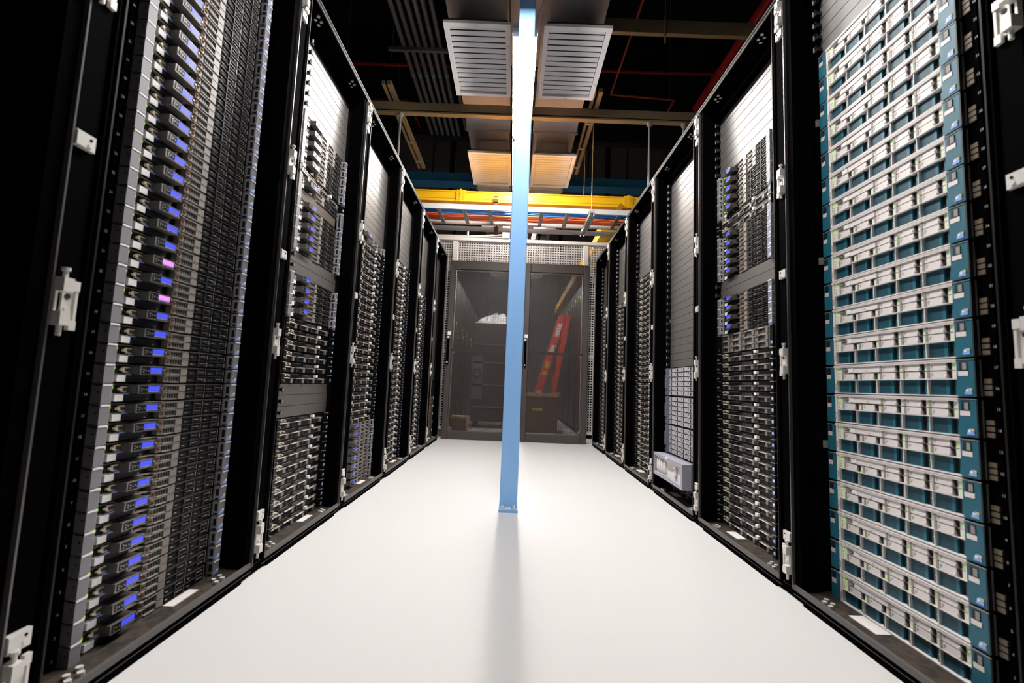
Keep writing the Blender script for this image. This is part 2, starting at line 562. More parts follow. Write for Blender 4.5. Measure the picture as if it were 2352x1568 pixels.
def teal_body(b):
    b.box(-0.221, 0.221, 0.010, 0.5, 0.001, HC, 'teal_dark')
    b.box(-0.2075, 0.1980, -0.012, 0.012, HC - 0.0075, HC, 'bezel_cream')     # top rail
    b.box(-0.2075, 0.1980, -0.0125, -0.010, HC - 0.0040, HC - 0.0032, 'print_grey')
    b.box(-0.2075, 0.1980, -0.010, 0.012, 0.0005, 0.0030, 'bezel_cream')      # bottom rail
    b.box(-0.2075, 0.1980, -0.010, 0.012, 0.0405, 0.0425, 'bezel_cream')      # middle rail
    b.box(-0.2075, -0.1985, -0.010, 0.012, 0.0005, HC - 0.006, 'bezel_cream')  # left upright
    b.box(0.1945, 0.1980, -0.010, 0.012, 0.0415, HC - 0.006, 'bezel_cream')
    b.box(-0.2060, -0.2015, -0.0112, -0.009, 0.012, 0.031, 'print_grey')
    b.box(-0.2050, -0.2025, -0.0118, -0.009, 0.014, 0.029, 'bezel_cream')


def teal_ear_l(b):
    b.box(-HW, -0.2080, -0.012, 0.004, 0.001, HC - 0.004, 'teal')
    b.box(-0.2380, -0.2220, -0.0128, -0.010, 0.060, HC - 0.009, 'teal_dark')
    b.box(-0.2385, -0.2215, -0.0130, -0.010, 0.0465, 0.0590, 'bezel_cream')
    b.box(-0.2360, -0.2240, -0.0133, -0.010, 0.0490, 0.0565, 'print_pink')
    b.box(-HW, -0.2080, -0.0135, -0.004, HC - 0.0055, HC - 0.0040, 'lip')


def teal_ear_r(b):
    b.box(0.1985, HW, -0.012, -0.003, 0.001, HC - 0.002, 'teal')
    b.box(0.1985, 0.232, -0.003, 0.005, 0.001, HC - 0.002, 'teal_dark')
    b.box(0.2395, HW + 0.0004, -0.0123, -0.003, 0.001, HC - 0.002, 'teal_dark')
    b.box(0.2060, 0.2240, -0.0130, -0.010, 0.060, HC - 0.008, 'teal_dark')
    b.box(0.2140, 0.2235, -0.0138, -0.010, 0.062, HC - 0.010, 'print_grey')
    b.box(0.2030, 0.2265, -0.0130, -0.010, 0.0480, 0.0590, 'bezel_cream')
    b.box(0.1990, HW, -0.0135, -0.004, HC - 0.0035, HC - 0.0020, 'lip')


def teal_sticker(b):
    b.cyl((0.226, -0.011, 0.013), (0.226, -0.0132, 0.013), 0.0075, 'sticker_blue', 10)
    b.box(0.2170, 0.2340, -0.0134, -0.011, 0.0060, 0.0110, 'sticker_blue')
    b.box(0.2280, 0.2345, -0.0137, -0.011, 0.0150, 0.0195, 'sticker_gold')
    b.box(0.2200, 0.2260, -0.0137, -0.011, 0.0120, 0.0170, 'tag_white')


def teal_panel(b):
    b.box(-0.1985, -0.1770, -0.008, 0.012, 0.0425, HC - 0.0075, 'bezel_cream')
    for x, z, m in ((-0.192, 0.078, 'led_green'), (-0.192, 0.070, 'led_green'), (-0.181, 0.071, 'led_green'), (-0.186, 0.062, 'led_green'),
                    (-0.192, 0.062, 'print_grey'), (-0.186, 0.054, 'led_green'), (-0.192, 0.054, 'print_grey'), (-0.192, 0.047, 'print_grey'), (-0.181, 0.048, 'led_green')):
        b.box(x - 0.0018, x + 0.0018, -0.0086, -0.007, z - 0.0018, z + 0.0018, m)
    b.box(-0.1770, -0.1500, -0.006, 0.012, 0.0615, HC - 0.0075, 'bezel_cream')
    b.box(-0.1790, -0.1590, -0.0090, -0.004, 0.0765, 0.0785, 'print_grey')
    b.box(-0.1700, -0.1530, -0.0120, -0.004, 0.0700, 0.0722, 'lip')
    b.box(-0.1730, -0.1560, -0.0090, -0.004, 0.0665, 0.0695, 'print_grey')


def teal_optical(b):
    b.box(-0.1490, -0.0280, -0.009, 0.012, 0.0640, HC - 0.0085, 'bezel_cream')
    b.box(-0.1490, -0.0280, -0.0095, 0.012, HC - 0.0085, HC - 0.0078, 'print_grey')
    b.box(-0.0850, -0.0840, -0.0096, -0.008, 0.0690, 0.0705, 'print_grey')
    b.box(-0.0780, -0.0700, -0.0096, -0.008, 0.0680, 0.0700, 'bezel_shade')
    b.box(-0.1475, -0.1270, -0.0102, -0.008, 0.0655, HC - 0.0110, 'tag_white')


def teal_drive(b):
    w, h = 0.0745, 0.0185
    b.box(0, w, -0.004, 0.012, 0, h, 'bezel_cream')
    b.box(0.0, 0.0065, -0.0095, -0.003, 0.0003, h - 0.0003, 'bezel_shade')
    b.box(0.0065, 0.0500, -0.0085, -0.003, 0.0006, h - 0.0006, 'bezel_cream')
    for k in range(3):
        b.box(0.010, 0.0165 - k * 0.0015, -0.0089, -0.008, h - 0.0065 - k * 0.003, h - 0.0048 - k * 0.003, 'print_grey')
    b.prism([(0.0500, 0.0006), (0.0620, 0.0006), (0.0620, h - 0.0006), (0.0500, h - 0.0006)], 1, -0.0046, -0.0030, 'hole_black')
    b.prism([(0.0500, 0.0006), (0.0550, 0.0006), (0.0500, h - 0.0006)], 1, -0.0085, -0.0040, 'bezel_shade')
    b.cyl((0.0480, -0.008, 0.006), (0.0480, -0.0105, 0.006), 0.0020, 'tag_white', 6)
    b.box(0.0620, w, -0.0060, -0.003, 0.0003, h - 0.0003, 'bezel_cream')
    b.box(0.0664, 0.0696, -0.0066, -0.005, 0.0062, 0.0098, 'led_green')


def teal_blank(b):
    """perforated carrier blank: face with rows of hexagonal holes, black gap, teal rib"""
    w, h = 0.0795, 0.0372
    b.box(0.0, w, 0.010, 0.014, 0, h, 'hole_black')
    b.box(0.0025, 0.0500, -0.002, 0.010, 0.0003, h, 'teal')
    for r in range(11):
        for c in range(9):
            x = 0.0055 + c * 0.0041 + (r % 2) * 0.00205; z = 0.0040 + r * 0.0029
            b.cyl((x, -0.0010, z), (x, -0.0023, z), 0.00138, 'teal_dark', 5)
    b.box(0.0500, 0.0655, 0.004, 0.010, 0.0003, h, 'hole_black')
    b.box(0.0655, 0.0750, -0.002, 0.010, 0.0003, h, 'teal')
    b.box(0.0697, 0.0709, -0.0030, -0.001, 0.0184, 0.0196, 'led_green')
    b.box(0.0772, w, -0.008, 0.010, -0.0003, h + 0.0003, 'bezel_cream')


def teal_server(name):
    o = obj(name, cached('teal_body', teal_body))
    obj('ear', cached('teal_ear_l', teal_ear_l), o)
    e = obj('ear', cached('teal_ear_r', teal_ear_r), o)
    obj('sticker', cached('teal_sticker', teal_sticker), e)
    obj('control_panel', cached('teal_panel', teal_panel), o)
    obj('optical_drive', cached('teal_optical', teal_optical), o)
    obj('rail_bracket', cached('teal_bracket', lambda b: (b.box(HW - 0.003, HW + 0.0008, -0.003, 0.001, 0.002, HC - 0.004, 'lip'),
        [b.box(HW + 0.004, HW + 0.021, 0.001, 0.005, 0.004 + k * 0.0135, 0.014 + k * 0.0135, 'vent_brown') for k in range(3)])), o)
    dv = cached('teal_drive', teal_drive)
    xs = [-0.1755, -0.1010, -0.0265, 0.0480, 0.1200]
    for x in xs:
        obj('drive', dv, o, (x, 0, 0.0425))
    for x in xs[2:]:
        obj('drive', dv, o, (x, 0, 0.0625))
    bl = cached('teal_blank', teal_blank)
    for k in range(5):
        obj('perforated_blank', bl, o, (-0.1985 + k * 0.0795, 0, 0.0031))
    return o


# blanking panels
def blank_mesh(b):
    b.box(-HW + 0.002, HW - 0.002, 0.004, 0.0055, 0.0, UN, 'joint_dark')
    b.box(-HW + 0.002, HW - 0.002, -0.004, 0.004, 0.0011, UN - 0.0006, 'blank_grey')
    b.box(-HW + 0.010, HW - 0.010, -0.0048, -0.003, 0.0011, 0.0040, 'blank_grey')


def clip(b):
    b.box(-0.0045, 0.0045, -0.020, 0.0, -0.006, 0.006, 'clip_black')
    b.box(-0.0060, 0.0060, -0.024, -0.019, -0.010, -0.006, 'clip_black')
    b.box(-0.0060, 0.0060, -0.024, -0.019, 0.006, 0.010, 'clip_black')
    b.box(-0.0062, -0.0046, -0.0265, -0.022, -0.009, 0.009, 'zinc')


def blank_panel(name):
    o = obj(name, cached('blank_mesh', blank_mesh))
    me = cached('clip', clip)
    obj('clip', me, o, (-HW + 0.006, -0.003, UN / 2))
    obj('clip', me, o, (HW - 0.006, -0.003, UN / 2), PI)
    return o


# lavender disk shelf 4U
def shelf_ear(s):
    h = 4 * UN

    def f(b):
        xs = (-HW, -0.2080) if s < 0 else (0.2120, HW)
        ym = -0.040
        # bowed ear: three stacked facets
        for (a, c, y0) in ((0.002, 0.05, -0.034), (0.05, h - 0.05, ym), (h - 0.05, h - 0.003, -0.034)):
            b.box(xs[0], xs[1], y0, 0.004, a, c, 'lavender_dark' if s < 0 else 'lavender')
        if s < 0:
            for k in range(6):
                b.cyl((-0.224, ym, 0.02 + k * 0.029), (-0.224, ym - 0.002, 0.02 + k * 0.029), 0.002, 'tag_white', 6)
            b.box(-0.229, -0.221, ym - 0.0015, ym, h * 0.74, h * 0.76, 'led_green')
        else:
            b.box(0.2135, 0.2220, ym - 0.0015, ym, h * 0.50, h * 0.79, 'tag_white')
            b.box(0.2120, 0.2200, ym - 0.003, ym, h - 0.046, h - 0.034, 'drive_lav')
    return f


def shelf_drive(b):
    w, h = 0.1035, 0.0272
    b.box(0, w, -0.018, 0.02, 0, h - 0.002, 'drive_lav')
    b.prism([(0, -0.018), (w, -0.018), (w * 0.85, -0.028), (w * 0.15, -0.028)], 2, 0.001, h - 0.003, 'drive_lav')
    b.box(w * 0.22, w * 0.32, -0.0295, -0.026, 0.012, 0.022, 'lavender_dark')
    b.box(w * 0.50, w * 0.66, -0.0288, -0.026, 0.003, 0.022, 'hole_black')
    b.box(0, w, -0.012, 0.02, h - 0.002, h, 'hole_black')


def disk_shelf(name):
    h = 4 * UN
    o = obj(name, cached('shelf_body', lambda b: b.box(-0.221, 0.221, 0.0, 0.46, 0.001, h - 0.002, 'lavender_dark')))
    for s in (-1, 1):
        obj('ear', cached('shelf_ear%d' % s, shelf_ear(s)), o)
    me = cached('shelf_drive', shelf_drive)
    for r in range(6):
        for c in range(4):
            obj('drive', me, o, (-0.2070 + c * 0.1045, 0, 0.006 + r * 0.0288))
    return o


def head_unit(name):
    """3U controller with a bowed lavender bezel"""
    h = 3 * UN
    o = obj(name, cached('head_body', lambda b: (b.box(-0.221, 0.221, 0.0, 0.46, 0.002, h - 0.002, 'lavender_dark'), b.box(-HW, HW, -0.05, 0.0, 0.004, h - 0.004, 'lavender_dark'))))

    def bezel(b):
        y0, y1 = -0.105, -0.045
        n = 16
        top = []; bot = []
        for k in range(n + 1):
            t = k / n; x = -0.252 + 0.495 * t
            dip = 0.006 * (math.exp(-((t - 0.5) / 0.16) ** 2))
            top.append((x, h - 0.002 - dip * 0.2)); bot.append((x, 0.001 - 0.004 + dip * 0.2))
        ix0, ix1 = -0.238, 0.222
        itop = [(ix0 + (ix1 - ix0) * k / n, h - 0.019 - 0.008 * math.exp(-((k / n - 0.5) / 0.18) ** 2)) for k in range(n + 1)]
        ibot = [(ix0 + (ix1 - ix0) * k / n, 0.017 + 0.008 * math.exp(-((k / n - 0.5) / 0.18) ** 2)) for k in range(n + 1)]
        for k in range(n):
            b.prism([top[k], top[k + 1], itop[k + 1], itop[k]], 1, y0, y1, 'lavender')
            b.prism([ibot[k], ibot[k + 1], bot[k + 1], bot[k]], 1, y0, y1, 'lavender')
        b.prism([bot[0], ibot[0], itop[0], top[0]], 1, y0, y1, 'lavender')
        b.prism([ibot[n], bot[n], top[n], itop[n]], 1, y0, y1, 'lavender')
        b.box(-0.02, 0.0, y0 - 0.002, y0 + 0.01, h - 0.012, h - 0.002, 'tag_white')
    obj('bezel', cached('head_bezel', bezel), o)
    obj('face_plate', cached('head_face', lambda b: b.box(-0.236, 0.222, -0.085, -0.05, 0.014, h - 0.016, 'cover_cream')), o)

    def rib(b):
        n = 10
        pts = [(0.017 * math.cos(2 * PI * k / n), 0.5 * h + 0.042 * math.sin(2 * PI * k / n)) for k in range(n)]
        b.prism(pts, 1, -0.094, -0.084, 'cover_cream')
        b.prism([(x * 0.7, h / 2 + (z - h / 2) * 0.85) for x, z in pts], 1, -0.099, -0.09, 'cover_cream')
    me = cached('head_rib', rib)
    for k in range(4):
        obj('oval_rib', me, o, (-0.195 + k * 0.042, 0, 0))

    def latch(b):
        b.box(0.095, 0.112, -0.098, -0.084, 0.045, 0.092, 'cover_cream')
        b.box(0.112, 0.122, -0.088, -0.084, 0.038, 0.095, 'bezel_shade')
        b.box(0.088, 0.120, -0.094, -0.084, 0.040, 0.046, 'bezel_shade')
        b.cyl((0.1035, -0.098, 0.082), (0.1035, -0.101, 0.082), 0.005, 'bezel_shade', 8)
    obj('latch', cached('head_latch', latch), o)
    obj('ear', cached('head_ear', lambda b: (b.box(0.2225, HW + 0.004, -0.055, 0.0, 0.002, h - 0.004, 'lavender_dark'), b.box(0.226, 0.238, -0.058, -0.054, 0.03, 0.1, 'hole_black'))), o)
    return o


def outlined_box(name):
    """2U black appliance with a thin outline and a grid of bays"""
    h = 2 * UN
    o = obj(name, cached('outline_body', lambda b: (b.box(-HW, HW, 0.0, 0.004, 0.001, h - 0.001, 'ear_dark'), b.box(-0.2, 0.2, 0.004, 0.46, 0.001, h - 0.001, 'ear_dark'))))

    def rim(b):
        for z in (0.004, h - 0.008):
            b.box(-0.21, 0.14, -0.005, 0.0, z, z + 0.003, 'lip')
        b.box(0.14, 0.143, -0.005, 0.0, 0.004, h - 0.005, 'lip')
    obj('rim', cached('outline_rim', rim), o)
    me = cached('outline_bay', lambda b: (b.box(0, 0.105, -0.003, 0, 0, 0.036, 'drive_mid'), b.box(0.008, 0.097, -0.0042, -0.002, 0.006, 0.030, 'hole_black')))
    for r in range(2):
        for c in range(3):
            obj('bay', me, o, (-0.20 + c * 0.112, 0, 0.007 + r * 0.0385))
    return o


def speckled_box(name, seed):
    """2U dense enclosure, many small reddish-brown carriers"""
    h = 2 * UN
    o = obj(name, cached('speck_body', lambda b: (b.box(-HW, HW, 0.0, 0.004, 0.001, h - 0.001, 'ear_dark'), b.box(-0.2, 0.2, 0.004, 0.46, 0.001, h - 0.001, 'ear_dark'))))

    def ear(b):
        b.box(0.218, HW, -0.02, 0.0, 0.002, h - 0.002, 'drive_mid')
        b.box(0.222, 0.24, -0.023, -0.018, h - 0.026, h - 0.006, 'tag_white')
    obj('ear', cached('speck_ear', ear), o)
    me = cached('speck_carrier', lambda b: (b.box(0, 0.066, -0.006, 0, 0, 0.0185, 'carton_dark'), b.box(0.004, 0.030, -0.008, -0.004, 0.004, 0.014, 'drive_light'), b.box(0.040, 0.060, -0.008, -0.004, 0.003, 0.008, 'drive_mid')))
    for r in range(4):
        for c in range(6):
            obj('carrier', me, o, (-0.225 + c * 0.073, 0, 0.004 + r * 0.0215))
    return o


# ------------------------------------------------------------------ the racks
XL, XR = -0.826, 0.9435
NL0, NR0 = 0.800, 0.806          # near edge of rack one
P = 0.75
DEP = {'L': 0.090, 'R': 0.105}
ORD = ['', 'first', 'second', 'third', 'fourth', 'fifth', 'sixth']


def ordn(n):
    return '%d%s' % (n, 'th' if 10 <= n % 100 <= 20 else {1: 'st', 2: 'nd', 3: 'rd'}.get(n % 10, 'th'))


class RB(MB):
    """d = depth into the rack, n = distance from the rack's near edge, z"""
    def __init__(s, sg):
        super().__init__(); s.sg = sg

    def bx(s, d0, d1, n0, n1, z0, z1, mt):
        a, c = sorted((d0 * s.sg, d1 * s.sg))
        return s.box(a, c, n0, n1, z0, z1, mt)

    def cy(s, p, q, r, mt, n=8):
        return s.cyl((p[0] * s.sg, p[1], p[2]), (q[0] * s.sg, q[1], q[2]), r, mt, n)


def rack_meshes(sg):
    D = {}

    def mk(key, fn):
        b = RB(sg); fn(b); D[key] = b.mesh('rack_' + key)
    mk('side_near', lambda b: b.bx(0.03, 1.05, 0.002, 0.015, 0.03, 2.12, 'rack_black'))
    mk('side_far', lambda b: b.bx(0.03, 1.05, 0.735, 0.748, 0.03, 2.12, 'rack_inner'))
    mk('back_panel', lambda b: b.bx(1.04, 1.06, 0.0, 0.75, 0.03, 2.12, 'rack_black'))
    mk('roof', lambda b: b.bx(0.03, 1.05, 0.0, 0.75, 2.125, 2.145, 'rack_black'))
    mk('near_post', lambda b: (b.bx(0.004, 0.05, 0.004, 0.050, 0.03, 2.125, 'rack_black'), b.bx(0.012, 0.10, 0.050, 0.058, 0.03, 2.125, 'rack_gloss'),
                               b.bx(0.0, 0.016, 0.058, 0.0615, 0.03, 2.125, 'rack_black'), b.bx(-0.002, 0.07, 0.0690, 0.0730, 0.03, 2.125, 'edge_dim'),
                               b.bx(0.02, 0.10, 0.0615, 0.0690, 0.03, 2.125, 'rack_gloss')))
    mk('far_post', lambda b: (b.bx(0.006, 0.06, 0.715, 0.744, 0.03, 2.125, 'rack_black'), b.bx(-0.004, 0.05, 0.7440, 0.7475, 0.03, 2.135, 'rack_edge')))
    mk('base_plate', lambda b: b.bx(0.004, 0.40, 0.0, 0.75, 0.022, 0.0315, 'base_brown'))
    mk('sill', lambda b: (b.bx(-0.002, 0.006, 0.072, 0.745, 0.0285, 0.0440, 'sill_grey')))
    mk('plinth', lambda b: (b.bx(0.000, 0.04, 0.0, 0.75, 0.0150, 0.0285, 'rack_black'), b.bx(-0.001, 0.0, 0.06, 0.745, 0.0150, 0.0165, 'sill_grey'),  # thin grey strip: the groove's highlight, painted on
                            b.bx(-0.004, 0.05, 0.085, 0.690, 0.0, 0.0150, 'rack_black'), b.bx(0.01, 0.05, 0.02, 0.75, 0.001, 0.0150, 'rack_black')))
    mk('top_frame', lambda b: (b.bx(0.0, 0.09, 0.0, 0.75, 2.1300, 2.1440, 'rack_black'), b.bx(-0.004, 0.002, 0.0, 0.75, 2.1460, 2.1500, 'rack_edge'),
                               b.bx(-0.003, 0.002, 0.0, 0.75, 2.1290, 2.1320, 'sill_grey'), b.bx(-0.002, 0.03, 0.0, 0.75, 2.1320, 2.1480, 'rack_gloss'),
                               b.bx(0.066, 0.09, 0.06, 0.735, 2.0760, 2.1300, 'rack_black')))
    d0 = 0.096 if sg < 0 else 0.111
    for k, (a, c) in (('near', (0.185, 0.245)), ('far', (0.692, 0.733))):
        mk('rail_' + k, lambda b: (b.bx(d0, d0 + 0.0022, a, c, 0.034, 2.078, 'rack_black'), b.bx(d0 + 0.0022, d0 + 0.03, a if k == 'near' else 0.722, 0.205 if k == 'near' else c, 0.034, 2.078, 'rack_black'),
                                   b.bx(d0 + 0.03, d0 + 0.05, 0.10 if k == 'near' else c, a if k == 'near' else 0.7345, 0.034, 2.078, 'rack_black')))

    def hinge(b):
        # pin with two knuckles, strap joining them and a screwed leaf with hole and bolt head
        b.cy((-0.010, 0.010, -0.062), (-0.010, 0.010, -0.040), 0.0042, 'zinc', 8)
        b.cy((-0.010, 0.010, 0.040), (-0.010, 0.010, 0.062), 0.0042, 'zinc', 8)
        b.cy((-0.010, 0.010, 0.056), (-0.010, 0.010, 0.062), 0.0068, 'zinc', 8)
        for z in (-0.043, 0.018):
            b.bx(-0.020, 0.004, 0.000, 0.019, z, z + 0.025, 'cast_white')
        b.bx(-0.006, 0.004, 0.000, 0.005, -0.020, 0.020, 'cast_white')
        b.bx(0.000, 0.005, 0.019, 0.043, -0.038, 0.030, 'cast_white')
        b.bx(-0.006, 0.002, 0.032, 0.045, 0.024, 0.042, 'cast_white')
        b.bx(-0.006, 0.002, 0.032, 0.045, -0.050, -0.032, 'cast_white')
        b.bx(-0.004, 0.002, 0.040, 0.045, -0.040, 0.030, 'cast_white')
        b.cy((0.001, 0.028, 0.012), (-0.0012, 0.028, 0.012), 0.0055, 'hole_black', 8)
        b.cy((0.001, 0.028, -0.012), (-0.0035, 0.028, -0.012), 0.0058, 'zinc', 8)
    mk('hinge', hinge)

    def strike(b):
        b.bx(-0.005, 0.004, 0.001, 0.040, -0.015, 0.015, 'zinc')
        b.bx(-0.007, -0.004, 0.001, 0.020, -0.013, 0.013, 'zinc')
        b.cy((-0.004, 0.030, 0.006), (-0.0062, 0.030, 0.006), 0.0028, 'rack_black', 6)
        b.cy((-0.004, 0.029, -0.006), (-0.0080, 0.029, -0.006), 0.0050, 'cast_white', 8)
    mk('strike_plate', strike)
    mk('bolt', lambda b: b.cy((0, 0, -0.003), (0, 0, 0.0045), 0.0068, 'zinc', 8))
    mk('lit_floor_patch', lambda b: b.bx(0.05, 0.078 if sg < 0 else 0.092, 0.47, 0.57, 0.0315, 0.0335, 'bezel_cream'))  # added pale plate in place of lit floor showing through a base cutout
    mk('small_stud', lambda b: (b.bx(0.10, 0.12, 0.726, 0.736, -0.012, 0.012, 'zinc')))
    return D


RM = {'L': rack_meshes(-1), 'R': rack_meshes(1)}


def rail_numbers(parent, sg, n, d, size, first, last, shift):
    cu = bpy.data.curves.new('unit_numbers', 'FONT')
    cu.body = '\n'.join(str(k) for k in range(last, first - 1, -1))
    cu.size = size; cu.align_x = 'CENTER'
    cu.space_line = UN / size
    tmp = bpy.data.objects.new('unit_numbers', cu)
    me = bpy.data.meshes.new_from_object(tmp)
    bpy.data.objects.remove(tmp)
    me.materials.clear(); me.materials.append(MATS['number_white'])
    o = bpy.data.objects.new('unit_numbers', me)
    COL.objects.link(o); o['kind'] = 'stuff'
    o.parent = parent
    o.rotation_euler = (PI / 2, 0, PI / 2 if sg < 0 else -PI / 2)
    o.location = (sg * (d - 0.001), n, Z0 + UN * (last - shift) - size * 0.35)
    return o


def rack(side, i, label, numbers=None):
    sg = -1 if side == 'L' else 1
    x = XL if side == 'L' else XR
    n0 = (NL0 if side == 'L' else NR0) + (i - 1) * P
    t = bpy.data.objects.new('server_rack', None)
    t.empty_display_size = 0.2
    COL.objects.link(t)
    t.location = (x, n0, 0)
    tag(t, label, 'server rack', 'racks along the aisle')
    D = RM[side]
    obj('side_panel', D['side_near'], t)
    obj('side_panel', D['side_far'], t)
    for k in ('back_panel', 'roof', 'near_post', 'far_post', 'base_plate', 'sill', 'plinth', 'top_frame'):
        obj(k, D[k], t)
    obj('mounting_rail', D['rail_near'], t)
    obj('mounting_rail', D['rail_far'], t)
    for z in (0.115, 0.772, 1.415, 2.062):
        obj('hinge', D['hinge'], t, (0, 0, z))
    for z in (0.187, 1.080, 1.985):
        obj('strike_plate', D['strike_plate'], t, (0, 0, z))
    for (n, z, fl) in ((0.17, 0.0345, 0), (0.625, 0.0345, 0), (0.20, 2.1275, 1), (0.60, 2.1275, 1)):
        for (a, c) in ((0.028, -0.012), (0.028, 0.016), (0.046, 0.004), (0.046, 0.032)):
            obj('bolt', D['bolt'], t, (sg * a, n + c, z))
    obj('lit_floor_patch', D['lit_floor_patch'], t)
    for z in (0.5, 1.12, 1.62):
        obj('stud', D['small_stud'], t, (0, 0, z))
    if numbers:
        rail_numbers(t, sg, *numbers)
    return t


SHIFT = {('L', 1): -0.008, ('L', 2): 0.020, ('L', 3): 0.034, ('L', 4): 0.034, ('L', 5): 0.034, ('L', 6): 0.034,
         ('R', 1): 0.006, ('R', 2): 0.036, ('R', 3): 0.018, ('R', 4): 0.034, ('R', 5): 0.034, ('R', 6): 0.034}


def place(o, side, i, u):
    dn = SHIFT[(side, i)]
    if side == 'L':
        o.location = (XL - DEP['L'], NL0 + (i - 1) * P + 0.4525 + dn, Z0 + u * UN); o.rotation_euler = (0, 0, PI / 2)
    else:
        o.location = (XR + DEP['R'], NR0 + (i - 1) * P + 0.4510 + dn, Z0 + u * UN); o.rotation_euler = (0, 0, -PI / 2)
    return o


RACKNAME = {('L', 1): 'the rack full of grey-eared servers', ('R', 1): 'the rack full of teal servers',
            ('R', 3): 'the rack with lavender disk shelves'}
for k in range(2, 7):
    RACKNAME[('L', k)] = '%s rack of the row facing the teal servers' % ORD[k]
    if k != 3:
        RACKNAME[('R', k)] = '%s rack of the teal-server row' % ORD[k]
SHORT = {('L', 1): 'grey-eared server rack', ('R', 1): 'teal server rack', ('R', 3): 'lavender shelf rack'}


def fill(side, i, u0, u1, kind, **kw):
    rn = RACKNAME[(side, i)]
    step = 2 if kind == 'teal' else 1
    u = u0
    while u + step <= u1:
        nth = ordn(u + 1)
        if kind == 'grey':
            pink = (side, i, u) in (('L', 1, 19), ('L', 1, 17))
            o = r610('rack_server', 1 + (2 if (side, i) == ('L', 3) else 1 if (u in (37, 36, 31) and i == 2) else 0), pink)
            col = 'pinkish' if pink else 'blue'
            tag(o, 'grey-eared server, %s display, %s slot up, %s' % (col, nth, rn), 'server', 'grey-eared servers with small displays')
        elif kind == 'bay':
            o = bay_server('rack_server', kw.get('mt', 'drive_mid'), kw.get('whole', False))
            tag(o, 'black four-bay server, %s slot up, %s' % (nth, rn), 'server', 'black four-bay servers')
        elif kind == 'blank':
            o = blank_panel('blanking_panel')
            tag(o, 'plain blanking panel, %s slot up, %s' % (nth, rn), 'blanking panel', 'blanking panels over empty slots')
        elif kind == 'teal':
            o = teal_server('rack_server')
            k = (u - u0) // 2 + 1
            tag(o, 'teal and cream two-unit server, %s from the bottom of its rack' % ordn(k), 'server', 'teal servers')
        place(o, side, i, u)
        u += step


def one(o, side, i, u, label, cat, group=None):
    tag(o, label, cat, group)
    place(o, side, i, u)


def racks():
    rack('L', 0, 'dark rack just before the rack full of grey-eared servers')
    rack('L', 1, 'tall black rack filled with grey-eared servers and blue displays', (0.190, 0.095, 0.0085, 1, 46, 1.55))
    rack('R', 1, 'tall black rack filled with teal and cream servers', (0.186, 0.110, 0.0085, 1, 46, 1.55))
    for k in range(2, 7):
        rack('L', k, 'black rack, %s in the row facing the teal servers' % ORD[k], (0.216, 0.095, 0.0080, 1, 46, 1.55) if k == 2 else None)
        if k == 3:
            rack('R', k, 'black rack holding three lavender disk shelves below blanking panels')
        else:
            rack('R', k, 'black rack, %s in the row of the teal servers' % ORD[k], (0.232, 0.110, 0.0080, 1, 46, 1.55) if k == 2 else None)
    # left row
    fill('L', 1, 0, 45, 'grey')
    fill('L', 2, 0, 10, 'bay')
    fill('L', 2, 10, 13, 'blank')
    fill('L', 2, 13, 19, 'bay', mt='drive_dark')
    fill('L', 2, 19, 23, 'grey')
    fill('L', 2, 23, 25, 'blank')
    fill('L', 2, 25, 30, 'grey')
    one(tall_grille_server('rack_server'), 'L', 2, 30, 'two-unit grey-eared server with a brown ribbed vent below its display', 'server')
    fill('L', 2, 32, 33, 'bay')
    fill('L', 2, 33, 38, 'grey')
    fill('L', 2, 38, 45, 'blank')
    fill('L', 3, 0, 8, 'grey')
    fill('L', 3, 8, 32, 'bay', mt='drive_dark')
    fill('L', 3, 32, 33, 'grey')
    fill('L', 3, 33, 45, 'blank')
    fill('L', 4, 0, 34, 'bay', mt='drive_dark')
    fill('L', 4, 34, 45, 'blank')
    fill('L', 5, 0, 32, 'bay', whole=True)
    fill('L', 5, 32, 45, 'blank')
    for k in range(5):
        one(speckled_box('disk_enclosure', k), 'L', 6, 2 * k, 'dense brown-speckled enclosure, %s from the bottom, sixth rack facing the teal servers' % ordn(k + 1), 'enclosure', 'speckled enclosures in the last rack')
    for k, w in ((0, 'lower'), (1, 'upper')):
        one(outlined_box('network_appliance'), 'L', 6, 10 + 2 * k, '%s of two black thin-rimmed appliances above the speckled enclosures' % w, 'appliance')
    fill('L', 6, 14, 45, 'blank')
    # right row
    fill('R', 1, 0, 40, 'teal')
    fill('R', 1, 40, 45, 'blank')
    fill('R', 2, 0, 18, 'bay')
    one(big_storage('storage_server', 'drive_light'), 'R', 2, 18, 'two-unit server with three rows of pale drive carriers, second rack', 'server')
    fill('R', 2, 20, 24, 'grey')
    fill('R', 2, 24, 26, 'blank')
    fill('R', 2, 26, 31, 'grey')
    fill('R', 2, 31, 33, 'bay')
    fill('R', 2, 33, 38, 'grey')
    fill('R', 2, 38, 45, 'blank')
    one(big_storage('storage_server', 'drive_mid'), 'R', 3, 0, 'dark server with three rows of drives at the bottom below the bowed bezel', 'server')
    one(head_unit('storage_controller'), 'R', 3, 2, 'storage controller with bowed lavender bezel and cream ribbed face', 'controller')
    for k, w in enumerate(('lowest', 'middle', 'topmost')):
        one(disk_shelf('disk_shelf'), 'R', 3, 5 + 4 * k, '%s of three lavender disk shelves with pale drives' % w, 'disk shelf', 'lavender disk shelves')
    fill('R', 3, 17, 45, 'blank')
    fill('R', 4, 0, 34, 'bay', mt='drive_dark')
    fill('R', 4, 34, 45, 'blank')
    for k in (5, 6):
        fill('R', k, 0, 32, 'bay', whole=True)
        fill('R', k, 32, 45, 'blank')


